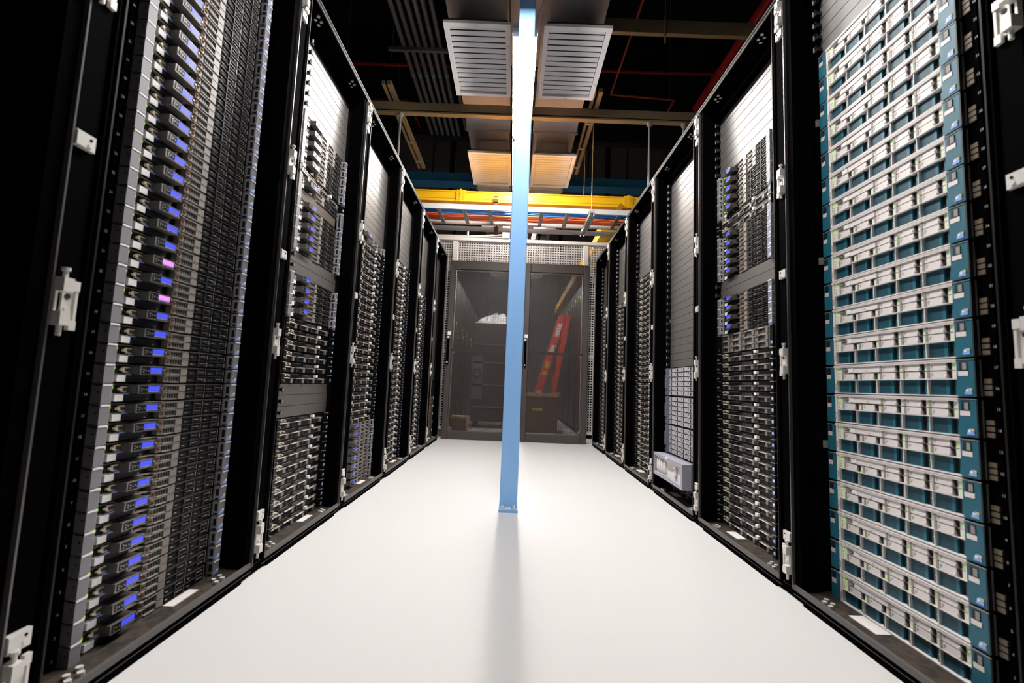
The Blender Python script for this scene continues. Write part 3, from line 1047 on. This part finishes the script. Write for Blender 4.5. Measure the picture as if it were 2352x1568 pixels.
# ------------------------------------------------------------------ post, doors, fence
def blue_post():
    b = MB()
    x0, x1, y0 = -0.041, 0.052, 2.446
    b.box(x0, x1, y0, y0 + 0.10, 0.012, 6.4, 'post_blue')
    t = obj('support_post', b)
    bevel(t, 0.006)
    tag(t, 'light blue painted square steel post standing in the middle of the aisle', 'post')
    b = MB(); b.box(x0 - 0.003, x1 + 0.004, 2.402, y0 + 0.145, 0, 0.013, 'post_blue'); obj('base_plate', b, t)
    b = MB(); b.box(-0.012, 0.020, 2.418, 2.4455, 0.013, 0.0165, 'plastic_white'); obj('weld_plate', b, t)
    for x in (-0.024, 0.034):
        b = MB(); b.cyl((x, 2.426, 0.013), (x, 2.426, 0.017), 0.0125, 'zinc', 10); b.cyl((x, 2.426, 0.017), (x, 2.426, 0.026), 0.0088, 'zinc', 6); b.cyl((x, 2.426, 0.026), (x, 2.426, 0.033), 0.005, 'zinc', 8)
        obj('anchor_bolt', b, t)


def lattice(b, x0, x1, z0, z1, y, px, wx, pz, wz, t, mt):
    x = x0
    while x <= x1:
        b.box(x - wx / 2, x + wx / 2, y - t / 2, y + t / 2, z0, z1, mt); x += px
    z = z0
    while z <= z1:
        b.box(x0, x1, y - t / 2, y + t / 2, z - wz / 2, z + wz / 2, mt); z += pz


def leaning_door(x, label):
    w, h = 0.765, 2.12
    t = bpy.data.objects.new('perforated_door', None); COL.objects.link(t)
    t.location = (x, 5.345, 0.0); t.rotation_euler = (-0.025, 0, 0)
    tag(t, label, 'door', 'perforated rack doors leaning on the fence')
    b = MB()
    f, fb = 0.062, 0.10
    b.box(0, f, -0.02, 0.02, 0, h, 'door_frame'); b.box(w - f, w, -0.02, 0.02, 0, h, 'door_frame')
    b.box(f, w - f, -0.02, 0.02, 0, fb, 'door_frame'); b.box(f, w - f, -0.02, 0.02, h - 0.11, h, 'door_frame')
    fr = obj('door_frame', b, t); bevel(fr, 0.006)
    b = MB(); lattice(b, f, w - f, fb, h - 0.11, 0.004, 0.0105, 0.0050, 0.0105, 0.0050, 0.0016, 'door_sheet')
    s = obj('perforated_sheet', b, t); s['kind'] = 'stuff'
    b = MB(); b.box(f, w - f, 0.006, 0.018, 1.02, 1.05, 'door_frame'); obj('cross_bar', b, t)
    b = MB(); b.box(0.012, 0.040, -0.036, -0.02, 0.86, 1.17, 'rack_black'); b.box(0.016, 0.036, -0.052, -0.034, 0.90, 1.12, 'rack_black')
    b.cyl((0.026, -0.052, 0.885), (0.026, -0.040, 0.885), 0.009, 'zinc', 8)
    obj('handle', b, t)
    b = MB(); b.box(0.012, 0.052, -0.0215, -0.02, 1.21, 1.25, 'tag_white'); obj('label', b, t)
    b = MB(); b.box(0.012, 0.036, -0.030, -0.02, 1.155, 1.195, 'zinc'); obj('lock', b, t)
    return t


def fence():
    t = bpy.data.objects.new('wire_fence', None); COL.objects.link(t); t.location = (0, 5.52, 0)
    tag(t, 'white wire mesh fence closing the far end of the aisle', 'fence')
    x0, x1 = -1.03, 1.15
    b = MB(); b.box(x0, x1, -0.03, 0.03, 2.405, 2.445, 'mesh_white'); b.box(x0, x1, -0.032, -0.028, 2.40, 2.407, 'bezel_shade'); obj('top_rail', b, t)
    b = MB(); b.box(x0, -0.70, -0.015, 0.015, 1.005, 1.035, 'mesh_white'); b.box(0.80, x1, -0.015, 0.015, 1.005, 1.035, 'mesh_white'); obj('middle_rail', b, t)
    b = MB(); b.box(x0, -0.70, -0.015, 0.015, 0.09, 0.12, 'mesh_white'); b.box(0.80, x1, -0.015, 0.015, 0.09, 0.12, 'mesh_white'); obj('bottom_rail', b, t)
    for x in (x0, -0.06, -0.765, 0.852, x1):
        b = MB(); b.box(x - 0.03, x + 0.03, -0.025, 0.025, 0, 2.405, 'mesh_white'); obj('fence_post', b, t)
    b = MB(); [lattice(b, a, c, d, e, 0, 0.0305, 0.0112, 0.0305, 0.0112, 0.004, 'mesh_white') for a, c, d, e in ((x0, x1, 2.03, 2.40), (x0, -0.765, 0.10, 2.03), (0.852, x1, 0.10, 2.03))]
    m = obj('wire_mesh', b, t); m['kind'] = 'stuff'
    b = MB(); b.box(0.935, 1.03, -0.035, -0.03, 1.93, 2.02, 'galvanised'); obj('splice_plate', b, t)
    # conduits resting along the rail, junction boxes on the top rail
    b = MB(); b.tube([(x0, 5.50, 2.462), (-0.5, 5.50, 2.470), (-0.15, 5.50, 2.50)], 0.009, 'mesh_white'); b.tube([(x0, 5.50, 2.452), (-0.15, 5.50, 2.466)], 0.007, 'mesh_white')
    for x in (-0.62,):
        b.cyl((x, 5.50, 2.45), (x, 5.50, 2.52), 0.012, 'mesh_white')
    tag(obj('thin_conduit', b), 'pair of thin white conduits lying along the top of the mesh fence', 'conduit')
    b = MB(); b.box(-0.19, -0.10, 5.46, 5.54, 2.446, 2.62, 'plastic_white'); b.box(-0.175, -0.11, 5.455, 5.46, 2.48, 2.60, 'plastic_white')
    j = obj('junction_box', b); bevel(j, 0.006)
    tag(j, 'white junction box on the fence top rail beside the blue post', 'box')
    b = MB(); b.beam((0.19, 5.50, 2.45), (0.235, 5.50, 2.68), 0.05, 0.03, 'plastic_white')
    for k in range(9):
        z = 2.47 + k * 0.023
        b.box(0.185 + k * 0.0042, 0.215 + k * 0.0042, 5.478, 5.484, z, z + 0.004, 'bezel_shade')
    tag(obj('slotted_bracket', b), 'slanted white slotted bracket rising behind the blue post', 'bracket')
    t = MB(); t.box(0.255, 0.335, 5.47, 5.53, 2.585, 2.61, 'plastic_white'); t.prism([(0.335, 2.585), (0.335, 2.61), (0.36, 2.603)], 1, 5.47, 5.53, 'plastic_white')
    c = obj('security_camera', t); bevel(c, 0.004)
    tag(c, 'small security camera with white hood hanging beyond the fence rail', 'camera')
    t = MB(); t.cyl((0.275, 5.50, 2.585), (0.275, 5.50, 2.545), 0.026, 'rack_black', 12, 0.034); obj('lens_body', t, c)
    t = MB(); t.cyl((0.27, 5.50, 2.545), (0.265, 5.50, 2.446), 0.011, 'rack_black', 8); t.box(0.245, 0.290, 5.48, 5.52, 2.505, 2.53, 'rack_black'); obj('mount', t, c)


# ------------------------------------------------------------------ overhead
def lamp(y0, y1, label, x=-0.003, z=2.80):
    b = MB()
    b.box(x - 0.078, x + 0.078, y0, y1, z + 0.052, z + 0.06, 'lamp_housing'); b.box(x - 0.045, x + 0.045, y0, y1, z + 0.06, z + 0.10, 'lamp_housing')
    for sx in (-1, 1):
        b.box(x + sx * 0.0765 - 0.0015, x + sx * 0.0765 + 0.0015, y0, y1, z + 0.024, z + 0.052, 'lamp_housing')
    t = obj('strip_lamp', b)
    tag(t, label, 'lamp', 'ceiling strip lamps in one line')
    b = MB(); b.prism([(x - 0.050, z), (x + 0.050, z), (x + 0.074, z + 0.022), (x + 0.074, z + 0.05), (x - 0.074, z + 0.05), (x - 0.074, z + 0.022)], 1, y0 + 0.012, y1 - 0.012, 'lamp_lens')
    obj('diffuser', b, t)
    b = MB()
    for y in (y0, y1 - 0.012):
        b.box(x - 0.075, x + 0.075, y, y + 0.012, z, z + 0.085, 'lamp_housing')
    obj('end_cap', b, t)
    for y in (y0 + 0.12, y1 - 0.12):
        for sx in (-0.03, 0.03):
            b = MB(); b.cyl((x + sx, y, z + 0.10), (x + sx, y, 6.4), 0.003, 'wire', 6)
            obj('hanger_wire', b, t)


def grille(x0, x1, y0, y1, label, z=3.08):
    t = bpy.data.objects.new('air_grille', None); COL.objects.link(t); t.location = ((x0 + x1) / 2, (y0 + y1) / 2, z)
    tag(t, label, 'air grille', 'white ceiling air grilles')
    w, l = (x1 - x0) / 2, (y1 - y0) / 2
    f = 0.035
    b = MB()
    b.box(-w, -w + f, -l, l, 0, 0.02, 'grille_white'); b.box(w - f, w, -l, l, 0, 0.02, 'grille_white')
    b.box(-w + f, w - f, -l, -l + f, 0, 0.02, 'grille_white'); b.box(-w + f, w - f, l - f, l, 0, 0.02, 'grille_white')
    for (x, y) in ((-w + .017, -l + .2), (-w + .017, l - .2), (w - .017, -l + .2), (w - .017, l - .2), (0, -l + .017), (0, l - .017)):
        b.cyl((x, y, 0.0), (x, y, -0.002), 0.004, 'bezel_shade', 6)
    obj('frame', b, t)
    b = MB(); b.box(-w + 0.05, w - 0.05, min(-l + 0.40, l - 0.1), l - 0.05, 0.06, 0.36, 'duct_grey'); obj('neck', b, t)
    b = MB(); b.box(-w + 0.02, w - 0.02, -l + 0.02, l - 0.02, 0.046, 0.05, 'joint_dark'); obj('gap_shade_backing', b, t)  # added dark sheet that gives the gaps between louvers their shade
    n = 13
    me = cached('louver_%.2f' % (x1 - x0), lambda b: b.beam((-w + f, 0, 0), (w - f, 0, 0), 0.031, 0.003, 'louver_grey'))
    for k in range(n):
        o = obj('louver', me, t, (0, -l + f + (k + 0.5) * (2 * l - 2 * f) / n, 0.024))
        o.rotation_euler = (-0.35, 0, 0)


def overhead():
    lamp(0.95, 2.25, 'strip lamp ending just in front of the blue post', z=2.83)
    lamp(2.62, 3.82, 'glowing white strip lamp starting right behind the blue post')
    lamp(3.85, 5.05, 'glowing white strip lamp second behind the blue post')
    lamp(5.75, 6.95, 'strip lamp in the caged area beyond the fence', z=2.9)
    lamp(9.8, 11.0, 'strip lamp deep in the room beyond the fence', z=2.9)
    # air grilles in pairs
    ys = [(2.87, 3.655), (4.605, 5.39), (6.52, 7.0), (7.9, 8.5), (9.4, 10.1)]
    wh = ['white louvered air grille %s, %s', 'first pair']
    for k, (a, c) in enumerate(ys):
        w = ['above the blue post', 'lit orange above the yellow cable trough', 'beyond the fence rail', 'seen through the fence mesh', 'deep beyond the perforated doors'][k]
        grille(-0.565, -0.105, a, c, 'louvered white air grille under the conduit-side duct, %s' % w)
        grille(0.125, 0.590, a, c, 'louvered white air grille under the red-pipe-side duct, %s' % w)
    # the two supply ducts
    for (x0, x1, lab) in ((-0.60, -0.145, 'long grey rectangular duct on the conduit side'), (0.140, 0.60, 'long grey rectangular duct on the red pipe side')):
        b = MB(); b.box(x0, x1, 0.3, 12, 3.45, 3.85, 'duct_grey')
        t = obj('air_duct', b); tag(t, lab, 'duct', 'supply air ducts')
        for y in (0.9, 2.1, 4.78, 6.3, 7.9):
            b = MB(); b.box(x0 - 0.018, x1 + 0.018, y, y + 0.03, 3.43, 3.87, 'duct_edge'); obj('flange', b, t)
        b = MB(); b.box(x1 - 0.004 if x0 < 0 else x0 - 0.018, x1 + 0.018 if x0 < 0 else x0 + 0.004, 0.3, 4.78, 3.442, 3.452, 'duct_edge'); obj('edge_strip', b, t)
    # junction plates between the ducts, above the lamp line
    b = MB(); b.box(-0.125, 0.125, 2.95, 3.9, 3.55, 3.57, 'duct_grey'); b.box(-0.125, 0.125, 4.0, 4.9, 3.60, 3.62, 'wall_dark')
    tag(obj('access_panel', b), 'grey panel bridging the two ducts above the strip lamps', 'panel')
    # grey conduits running with the aisle
    for k in range(6):
        x = -1.435 + k * 0.0865
        b = MB(); b.cyl((x, 1.0, 4.6), (x, 6.95, 4.6), 0.027, 'conduit', 10)
        t = obj('conduit_pipe', b); tag(t, 'grey conduit pipe, %s of six side by side below the ceiling' % (ORD[k + 1] + ' outermost' if k else 'outermost'), 'conduit', 'parallel ceiling conduits')
        b = MB(); b.cyl((x, 5.52, 4.6), (x, 5.56, 4.6), 0.031, 'galvanised', 10); obj('coupling', b, t)
    for k in range(2):
        x = -0.90 + k * 0.0865
        b = MB(); b.cyl((x, 5.9, 4.7), (x, 6.95, 4.7), 0.027, 'conduit', 10); b.cyl((x, 6.4, 4.7), (x, 6.4, 6.4), 0.003, 'conduit', 6)
        tag(obj('conduit_pipe', b), '%s of two short conduits beside the conduit bank near the duct' % ('first', 'second')[k], 'conduit', 'parallel ceiling conduits')
    b = MB(); b.box(-1.60, -0.62, 4.98, 5.02, 4.50, 4.54, 'conduit')
    for x in (-1.56, -0.66):
        b.cyl((x, 5.0, 4.40), (x, 5.0, 6.4), 0.005, 'conduit', 6)
    tag(obj('conduit_hanger', b), 'thin trapeze bar on rods crossing under the six conduits', 'hanger')
    # gold tinted struts
    b = MB(); b.box(-1.78, 1.95, 4.20, 4.24, 3.275, 3.355, 'strut_gold'); b.box(-1.78, 1.95, 4.19, 4.25, 3.243, 3.258, 'strut_gold'); b.box(-1.78, 1.95, 4.205, 4.235, 3.258, 3.275, 'rack_black')
    t = obj('cross_strut', b); tag(t, 'long gold-tinted steel strut crossing the aisle above the rack tops', 'strut')
    for k, x in enumerate((-1.19, 1.24, 1.575)):
        b = MB(); b.cyl((x, 4.22, 2.30), (x, 4.22, 3.245), 0.011, 'galvanised', 8); b.cyl((x, 4.22, 3.215), (x, 4.22, 3.25), 0.026, 'galvanised', 8); b.box(x - .04, x + .04, 4.18, 4.26, 2.29, 2.30, 'galvanised')
        tag(obj('threaded_rod', b), ['steel hanger rod under the gold strut, conduit side', 'steel hanger rod under the gold strut, red pipe side, inner', 'steel hanger rod under the gold strut, red pipe side, outer'][k], 'rod', 'hanger rods under the gold strut')
    for (x, lab, x2) in ((-1.295, 'gold-tinted double strut running with the aisle on the conduit side', -1.24), (0.66, 'gold-tinted double strut running with the aisle on the red pipe side', 0.715)):
        b = MB(); b.box(x - 0.012, x + 0.012, 3.95, 5.6, 3.36, 3.40, 'strut_gold'); b.box(x2 - 0.02, x2 + 0.02, 3.95, 5.6, 3.36, 3.40, 'strut_gold')
        for y in (4.45, 4.95, 5.4):
            b.box(min(x, x2), max(x, x2), y, y + 0.03, 3.355, 3.37, 'galvanised')
        tag(obj('double_strut', b), lab, 'strut')
    b = MB(); b.box(0.66, 2.10, 3.58, 3.62, 3.655, 3.775, 'strut_gold')
    t = obj('gold_beam', b); tag(t, 'broad gold-tinted steel band high up beside the red pipes', 'beam')
    b = MB(); b.cyl((1.17, 3.56, 3.60), (1.17, 3.56, 3.79), 0.009, 'strut_gold', 8); b.cyl((1.175, 3.57, 3.79), (1.18, 3.57, 6.4), 0.004, 'strut_gold', 6); b.cyl((1.17, 3.56, 3.55), (1.17, 3.56, 3.60), 0.006, 'galvanised', 6); obj('hanger_rod', b, t)
    # blue beam, sprinkler pipes
    b = MB(); b.box(-6.9, 6.9, 7.35, 7.47, 3.99, 4.155, 'beam_blue'); b.box(-6.9, 6.9, 7.28, 7.54, 3.975, 3.99, 'beam_blue')
    tag(obj('steel_beam', b), 'blue painted steel beam crossing the room above the yellow trough', 'beam')
    b = MB(); b.cyl((-2.9, 6.0, 5.05), (4.6, 6.0, 5.10), 0.022, 'pipe_red', 8)
    [b.cyl((x, 6.0, 5.07), (x, 6.0, 6.4), 0.004, 'conduit', 6) for x in (-2.5, 0.0, 4.2)]
    tag(obj('sprinkler_pipe', b), 'thin red sprinkler pipe crossing behind the air grilles', 'pipe')
    b = MB(); b.cyl((1.242, 4.4, 4.8), (1.242, 4.4, 6.4), 0.003, 'conduit', 6); b.cyl((2.1, 6.165, 4.8), (2.1, 6.165, 6.4), 0.003, 'conduit', 6); b.tube([(1.242, 3.6, 4.8), (1.242, 6.10, 4.8), (2.165, 6.17, 4.8), (2.165, 6.45, 4.8)], 0.014, 'pipe_orange', 8)
    tag(obj('sprinkler_branch', b), 'thin orange branch pipe bending in a square hook', 'pipe')
    b = MB(); b.cyl((2.43, 1.5, 4.6), (2.43, 6.05, 4.6), 0.055, 'pipe_red', 10); b.cyl((2.43, 3.0, 4.6), (2.43, 3.0, 6.4), 0.005, 'conduit', 6)
    t = obj('sprinkler_main', b); tag(t, 'thick dark red sprinkler main running with the aisle', 'pipe')
    b = MB(); b.cyl((2.43, 5.3, 4.6), (2.43, 5.42, 4.6), 0.068, 'pipe_red', 10); obj('pipe_coupling', b, t)
    b = MB(); b.cyl((-1.9, 6.5, 4.85), (-1.9, 6.5, 6.4), 0.003, 'conduit', 6); b.tube([(-3.2, 6.5, 4.85), (-1.72, 6.5, 4.85), (-1.64, 6.94, 4.7)], 0.014, 'pipe_red', 8)
    tag(obj('sprinkler_branch', b), 'thin red branch pipe on the conduit side above the gold strut', 'pipe')
    # yellow fibre trough across the aisle
    b = MB(); y = 4.62
    b.prism([(y, 2.546), (y + 0.28, 2.546), (y + 0.28, 2.660), (y + 0.272, 2.660), (y + 0.272, 2.554), (y + 0.008, 2.554), (y + 0.008, 2.660), (y, 2.660)], 0, -2.2, 2.2, 'tray_yellow')
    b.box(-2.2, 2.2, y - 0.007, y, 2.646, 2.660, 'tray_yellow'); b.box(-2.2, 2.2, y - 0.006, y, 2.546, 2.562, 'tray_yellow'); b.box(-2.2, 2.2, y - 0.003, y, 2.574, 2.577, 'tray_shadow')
    t = obj('fibre_trough', b); tag(t, 'bright yellow plastic cable trough crossing above the aisle', 'cable trough')
    for x in (-0.614, 1.146):
        b = MB(); b.box(x - 0.046, x + 0.046, y - 0.014, y + 0.29, 2.540, 2.667, 'tray_yellow'); b.box(x - 0.011, x + 0.011, y - 0.020, y + 0.29, 2.536, 2.675, 'tray_yellow')
        for k in range(6):
            b.box(x - 0.042, x - 0.017, y - 0.018, y - 0.012, 2.560 + k * 0.017, 2.567 + k * 0.017, 'tray_yellow'); b.box(x + 0.017, x + 0.042, y - 0.018, y - 0.012, 2.560 + k * 0.017, 2.567 + k * 0.017, 'tray_yellow')
        obj('coupler', b, t)
    b = MB(); b.beam((1.02, y - 0.03, 2.49), (1.08, y - 0.03, 2.56), 0.02, 0.05, 'tray_shadow'); tag(obj('trough_clip', b), 'dark bracket hooked under the yellow trough near the teal-server row', 'bracket')
    x = -0.24
    b = MB(); b.box(x - 0.024, x + 0.024, y - 0.05, y - 0.016, 2.46, 2.600, 'amber_brown'); b.box(x - 0.027, x + 0.027, y - 0.052, y - 0.016, 2.572, 2.578, 'tray_yellow'); b.box(x - 0.024, x + 0.024, y - 0.05, y + 0.32, 2.526, 2.536, 'amber_brown'); b.box(x - 0.024, x + 0.024, y + 0.30, y + 0.32, 2.42, 2.535, 'amber_brown'); b.box(x - 0.024, x + 0.024, 4.88, 4.93, 2.30, 2.38, 'amber_brown'); b.box(x - 0.01, x + 0.01, 4.91, 4.93, 2.36, 2.5, 'amber_brown')
    tag(obj('trough_bracket', b), 'dark amber bracket holding the yellow trough beside the blue post', 'bracket')
    # second trough running away beyond the fence
    b = MB(); b.box(1.02, 1.20, 5.7, 11.5, 2.50, 2.60, 'tray_yellow'); b.box(1.02, 1.035, 5.7, 11.5, 2.60, 2.64, 'tray_yellow'); b.box(1.185, 1.20, 5.7, 11.5, 2.60, 2.64, 'tray_yellow')
    t = obj('fibre_trough', b); tag(t, 'yellow cable trough running away beyond the fence', 'cable trough')
    b = MB(); b.box(1.00, 1.22, 5.34, 5.7, 2.49, 2.65, 'tray_yellow'); obj('end_coupler', b, t)
    for k in range(5):
        b = MB(); b.box(1.01, 1.21, 6.2 + k * 0.9, 6.28 + k * 0.9, 2.49, 2.65, 'tray_yellow'); obj('coupler', b, t)
    # white cable ladder with cables
    y = 4.42
    b = MB(); b.box(-2.2, 2.2, y, y + 0.018, 2.385, 2.436, 'ladder_steel'); b.box(-2.2, 2.2, y + 0.43, y + 0.448, 2.385, 2.436, 'ladder_steel')
    t = obj('cable_ladder', b); tag(t, 'white steel cable ladder crossing the aisle below the yellow trough', 'cable ladder')
    me = cached('ladder_rung', lambda q: (q.box(-0.019, 0.019, 0.018, 0.43, 2.385, 2.398, 'galvanised')))
    for k in range(15):
        obj('rung', me, t, (-1.862 + k * 0.262, y, 0))
    rnd = random.Random(3)

    def bundle(mt, y0, y1, n, label):
        b = MB()
        for k in range(n):
            pts = []
            yc = y0 + (y1 - y0) * (k + 0.5) / n; ph = rnd.uniform(0, 6); f = rnd.uniform(0.5, 1.1)
            zc = 2.405 + 0.012 * rnd.random()
            for j in range(27):
                x = -2.15 + j * 0.165
                pts.append((x, yc + 0.016 * math.sin(ph + j * f), zc + 0.003 * math.sin(ph * 2 + j * 0.8)))
            b.tube(pts, 0.0065, mt, 5)
        o = obj('cable_bundle', b); o['kind'] = 'stuff'
        tag(o, label, 'cables')
    bundle('cable_blue', y + 0.06, y + 0.185, 11, 'blue network cables lying along the white cable ladder')
    bundle('cable_orange', y + 0.225, y + 0.38, 14, 'orange fibre cables lying along the white cable ladder')
    b = MB(); b.tube([(-0.92, y + 0.10, 2.425), (-0.80, y + 0.06, 2.462), (-0.70, y + 0.06, 2.460), (-0.58, y + 0.10, 2.425)], 0.006, 'cable_green', 6)
    tag(obj('loose_cable', b), 'short green cable looping over the white cable ladder', 'cable')
    b = MB(); b.box(-2.2, 2.2, y + 0.50, y + 0.54, 2.345, 2.385, 'galvanised')
    tag(obj('support_strut', b), 'grey steel strut behind the white cable ladder', 'strut')
    # trapeze hanger under the ladder
    b = MB(); b.box(0.700, 0.712, 4.36, 4.98, 2.340, 2.376, 'galvanised'); b.box(0.738, 0.750, 4.36, 4.98, 2.340, 2.376, 'galvanised'); b.box(0.700, 0.750, 4.36, 4.98, 2.374, 2.380, 'galvanised')
    for k in range(10):
        b.box(0.712, 0.738, 4.39 + k * 0.058, 4.42 + k * 0.058, 2.342, 2.346, 'galvanised')
    t = obj('strut_bracket', b); tag(t, 'perforated zinc strut bracket hanging on a rod under the cable ladder', 'bracket')
    b = MB(); b.cyl((0.725, 4.39, 2.33), (0.725, 4.39, 3.36), 0.005, 'strut_gold', 6); obj('rod', b, t)
    b = MB(); b.cyl((0.725, 4.93, 2.33), (0.725, 4.93, 3.36), 0.005, 'strut_gold', 6); obj('rod', b, t)
    b = MB(); b.box(0.695, 0.755, 4.37, 4.41, 2.38, 2.40, 'galvanised'); obj('clamp', b, t)
    # upper wire loop beside the post
    b = MB(); b.tube([(0.075, 2.75, 2.9), (0.078, 2.75, 3.05), (0.10, 2.75, 3.12), (0.15, 2.75, 3.22), (0.17, 2.75, 3.5)], 0.0025, 'wire', 5)
    tag(obj('lamp_cord', b), 'thin curved white lamp cord beside the top of the blue post', 'cord')
    b = MB(); b.tube([(0.084, 3.85, 3.45), (0.086, 4.2, 2.75), (0.10, 4.8, 2.72), (0.115, 5.2, 2.6), (0.12, 5.5, 2.45)], 0.005, 'plastic_white', 6)
    tag(obj('hanging_cord', b), 'white cord dropping behind the blue post to the fence rail', 'cord')


# ------------------------------------------------------------------ what stands beyond the fence
def beyond():
    # closed dark racks in two rows
    for s, x in ((-1, -0.826), (1, 0.9435)):
        for k in range(6):
            y0 = 5.95 + k * 0.75
            xs = sorted((x, x + s * 1.05))
            b = MB(); b.box(xs[0], xs[1], y0, y0 + 0.745, 0.02, 2.13, 'rack_black')
            t = obj('closed_rack', b)
            row = 'teal-server row' if s > 0 else 'row facing the teal servers'
            tag(t, 'dark closed rack, %s beyond the fence, %s' % (ordn(k + 1), row), 'server rack', 'closed racks beyond the fence')
            fx = sorted((x, x - s * 0.02))
            b = MB(); b.box(fx[0], fx[1], y0 + 0.03, y0 + 0.71, 0.06, 2.08, 'door_sheet'); obj('door', b, t)
            lx = sorted((x - s * 0.02, x - s * 0.026))
            for (yy, z) in (((0.10, 1.93), (0.36, 1.90), (0.60, 1.95)) if s > 0 else ((0.3, 1.45), (0.5, 1.35))):
                b = MB(); b.box(lx[0], lx[1], y0 + yy, y0 + yy + 0.05, z, z + 0.035, 'led_green'); b.box(lx[0], lx[1], y0 + yy, y0 + yy + 0.05, z - 0.07, z - 0.01, 'drive_light'); obj('status_light', b, t)
    # dark wrapped cart with a bag on it
    b = MB(); b.box(-0.60, -0.03, 6.75, 7.45, 0.10, 1.55, 'cart_dark')
    t = obj('equipment_cart', b); bevel(t, 0.01); tag(t, 'tall dark equipment cart standing beyond the perforated doors', 'cart')
    for z in (0.30, 0.62, 0.95, 1.22):
        b = MB(); b.box(-0.59, -0.04, 6.735, 6.75, z, z + 0.02, 'cart_grey'); obj('shelf_edge', b, t)
    b = MB(); b.box(-0.60, -0.44, 6.735, 6.75, 0.42, 1.05, 'cart_grey'); obj('side_panel', b, t)
    b = MB(); b.cyl((-0.52, 6.735, 0.80), (-0.52, 6.715, 0.80), 0.07, 'cart_dark', 16); b.cyl((-0.52, 6.72, 0.80), (-0.52, 6.705, 0.80), 0.04, 'cart_grey', 16); obj('dial', b, t)
    for x in (-0.54, -0.09):
        for yy in (6.82, 7.38):
            b = MB(); b.cyl((x - 0.02, yy, 0.05), (x + 0.02, yy, 0.05), 0.05, 'rack_black', 12); obj('caster', b, t)
    # plastic bag: crumpled sheet
    b = MB(); n = 14; rnd = random.Random(5); g = []
    for i in range(n + 1):
        for j in range(n + 1):
            u, v = i / n, j / n
            e = max(0, min(u, 1 - u, v, 1 - v) * 4); e = min(1, e)
            g.append((-0.60 + 0.58 * u, 6.78 + 0.5 * v, 1.555 + e * (0.10 + 0.10 * rnd.random()) * (0.6 + 0.6 * u)))
    k0 = b.m('film'); b.v += g
    for i in range(n):
        for j in range(n):
            q = i * (n + 1) + j
            b.f.append((q, q + n + 1, q + n + 2, q + 1)); b.mi.append(k0)
    tag(obj('plastic_bag', b), 'crumpled pale plastic bag lying on top of the dark cart', 'bag')
    # red stepladder, folded and leaning
    t = bpy.data.objects.new('step_ladder', None); COL.objects.link(t); t.location = (0.5, 7.2, 0)
    tag(t, 'folded red stepladder leaning beyond the perforated doors', 'ladder')

    def rail(xt, xb, w, y, mt='fibre_red'):
        q = MB(); zt = 1.75
        q.prism([(xb - w / 2 - .5, 0), (xb + w / 2 - .5, 0), (xt + w / 2 - .5, zt), (xt - w / 2 - .5, zt)], 1, y - 0.02, y + 0.02, mt)
        return q
    for y in (-0.14, 0.14):
        obj('front_rail', rail(0.755, 0.254, 0.105, y), t)
        obj('rear_rail', rail(0.845, 0.556, 0.070, y), t)
    for k in range(5):
        z = 0.28 + k * 0.30; x = 0.254 + (0.755 - 0.254) * z / 1.75 - 0.5
        b = MB(); b.box(x - 0.04, x + 0.04, -0.12, 0.12, z, z + 0.025, 'galvanised'); obj('step', b, t)
    b = MB(); b.box(0.20, 0.385, -0.16, 0.16, 1.74, 1.77, 'fibre_red'); obj('top_cap', b, t)
    for (z, hh, m) in ((1.43, 0.20, 'tag_white'), (1.18, 0.11, 'tag_white'), (0.93, 0.10, 'label_yellow'), (0.82, 0.06, 'label_yellow'), (0.42, 0.16, 'tag_white')):
        xa = 0.254 + (0.755 - 0.254) * z / 1.75 - 0.5; xb = 0.254 + (0.755 - 0.254) * (z + hh) / 1.75 - 0.5
        b = MB(); b.prism([(xa - 0.035, z), (xa + 0.035, z), (xb + 0.035, z + hh), (xb - 0.035, z + hh)], 1, -0.1625, -0.16, m); obj('label', b, t)
    # cartons
    b = MB(); b.box(0.12, 0.66, 6.45, 6.85, 0.0, 0.50, 'carton_dark')
    t = obj('carton', b); tag(t, 'brown cardboard carton with pale flap standing before the red stepladder', 'carton')
    b = MB(); b.prism([(0.08, 0.50), (0.66, 0.50), (0.69, 0.575), (0.52, 0.55), (0.08, 0.555)], 1, 6.43, 6.45, 'carton'); obj('flap', b, t)
    b = MB(); b.box(0.30, 0.44, 6.445, 6.45, 0.30, 0.34, 'label_yellow'); obj('tape', b, t)
    b = MB(); b.box(-0.80, -0.58, 6.10, 6.4, 0, 0.20, 'carton')
    t = obj('carton', b); tag(t, 'small tan carton on the floor behind the fence, conduit side', 'carton')
    b = MB(); b.box(-0.80, -0.58, 6.095, 6.10, 0.02, 0.18, 'carton_dark'); obj('dark_side', b, t)
    b = MB(); b.box(-1.0, -0.80, 5.58, 5.64, 0, 0.12, 'wood'); tag(obj('wood_block', b), 'brown wooden block on the floor at the fence corner', 'block')


room()
racks()
blue_post()
leaning_door(-0.795, 'dark perforated rack door leaning on the fence, beside the facing row')
leaning_door(0.115, 'dark perforated rack door leaning before the red stepladder')
fence()
overhead()
beyond()
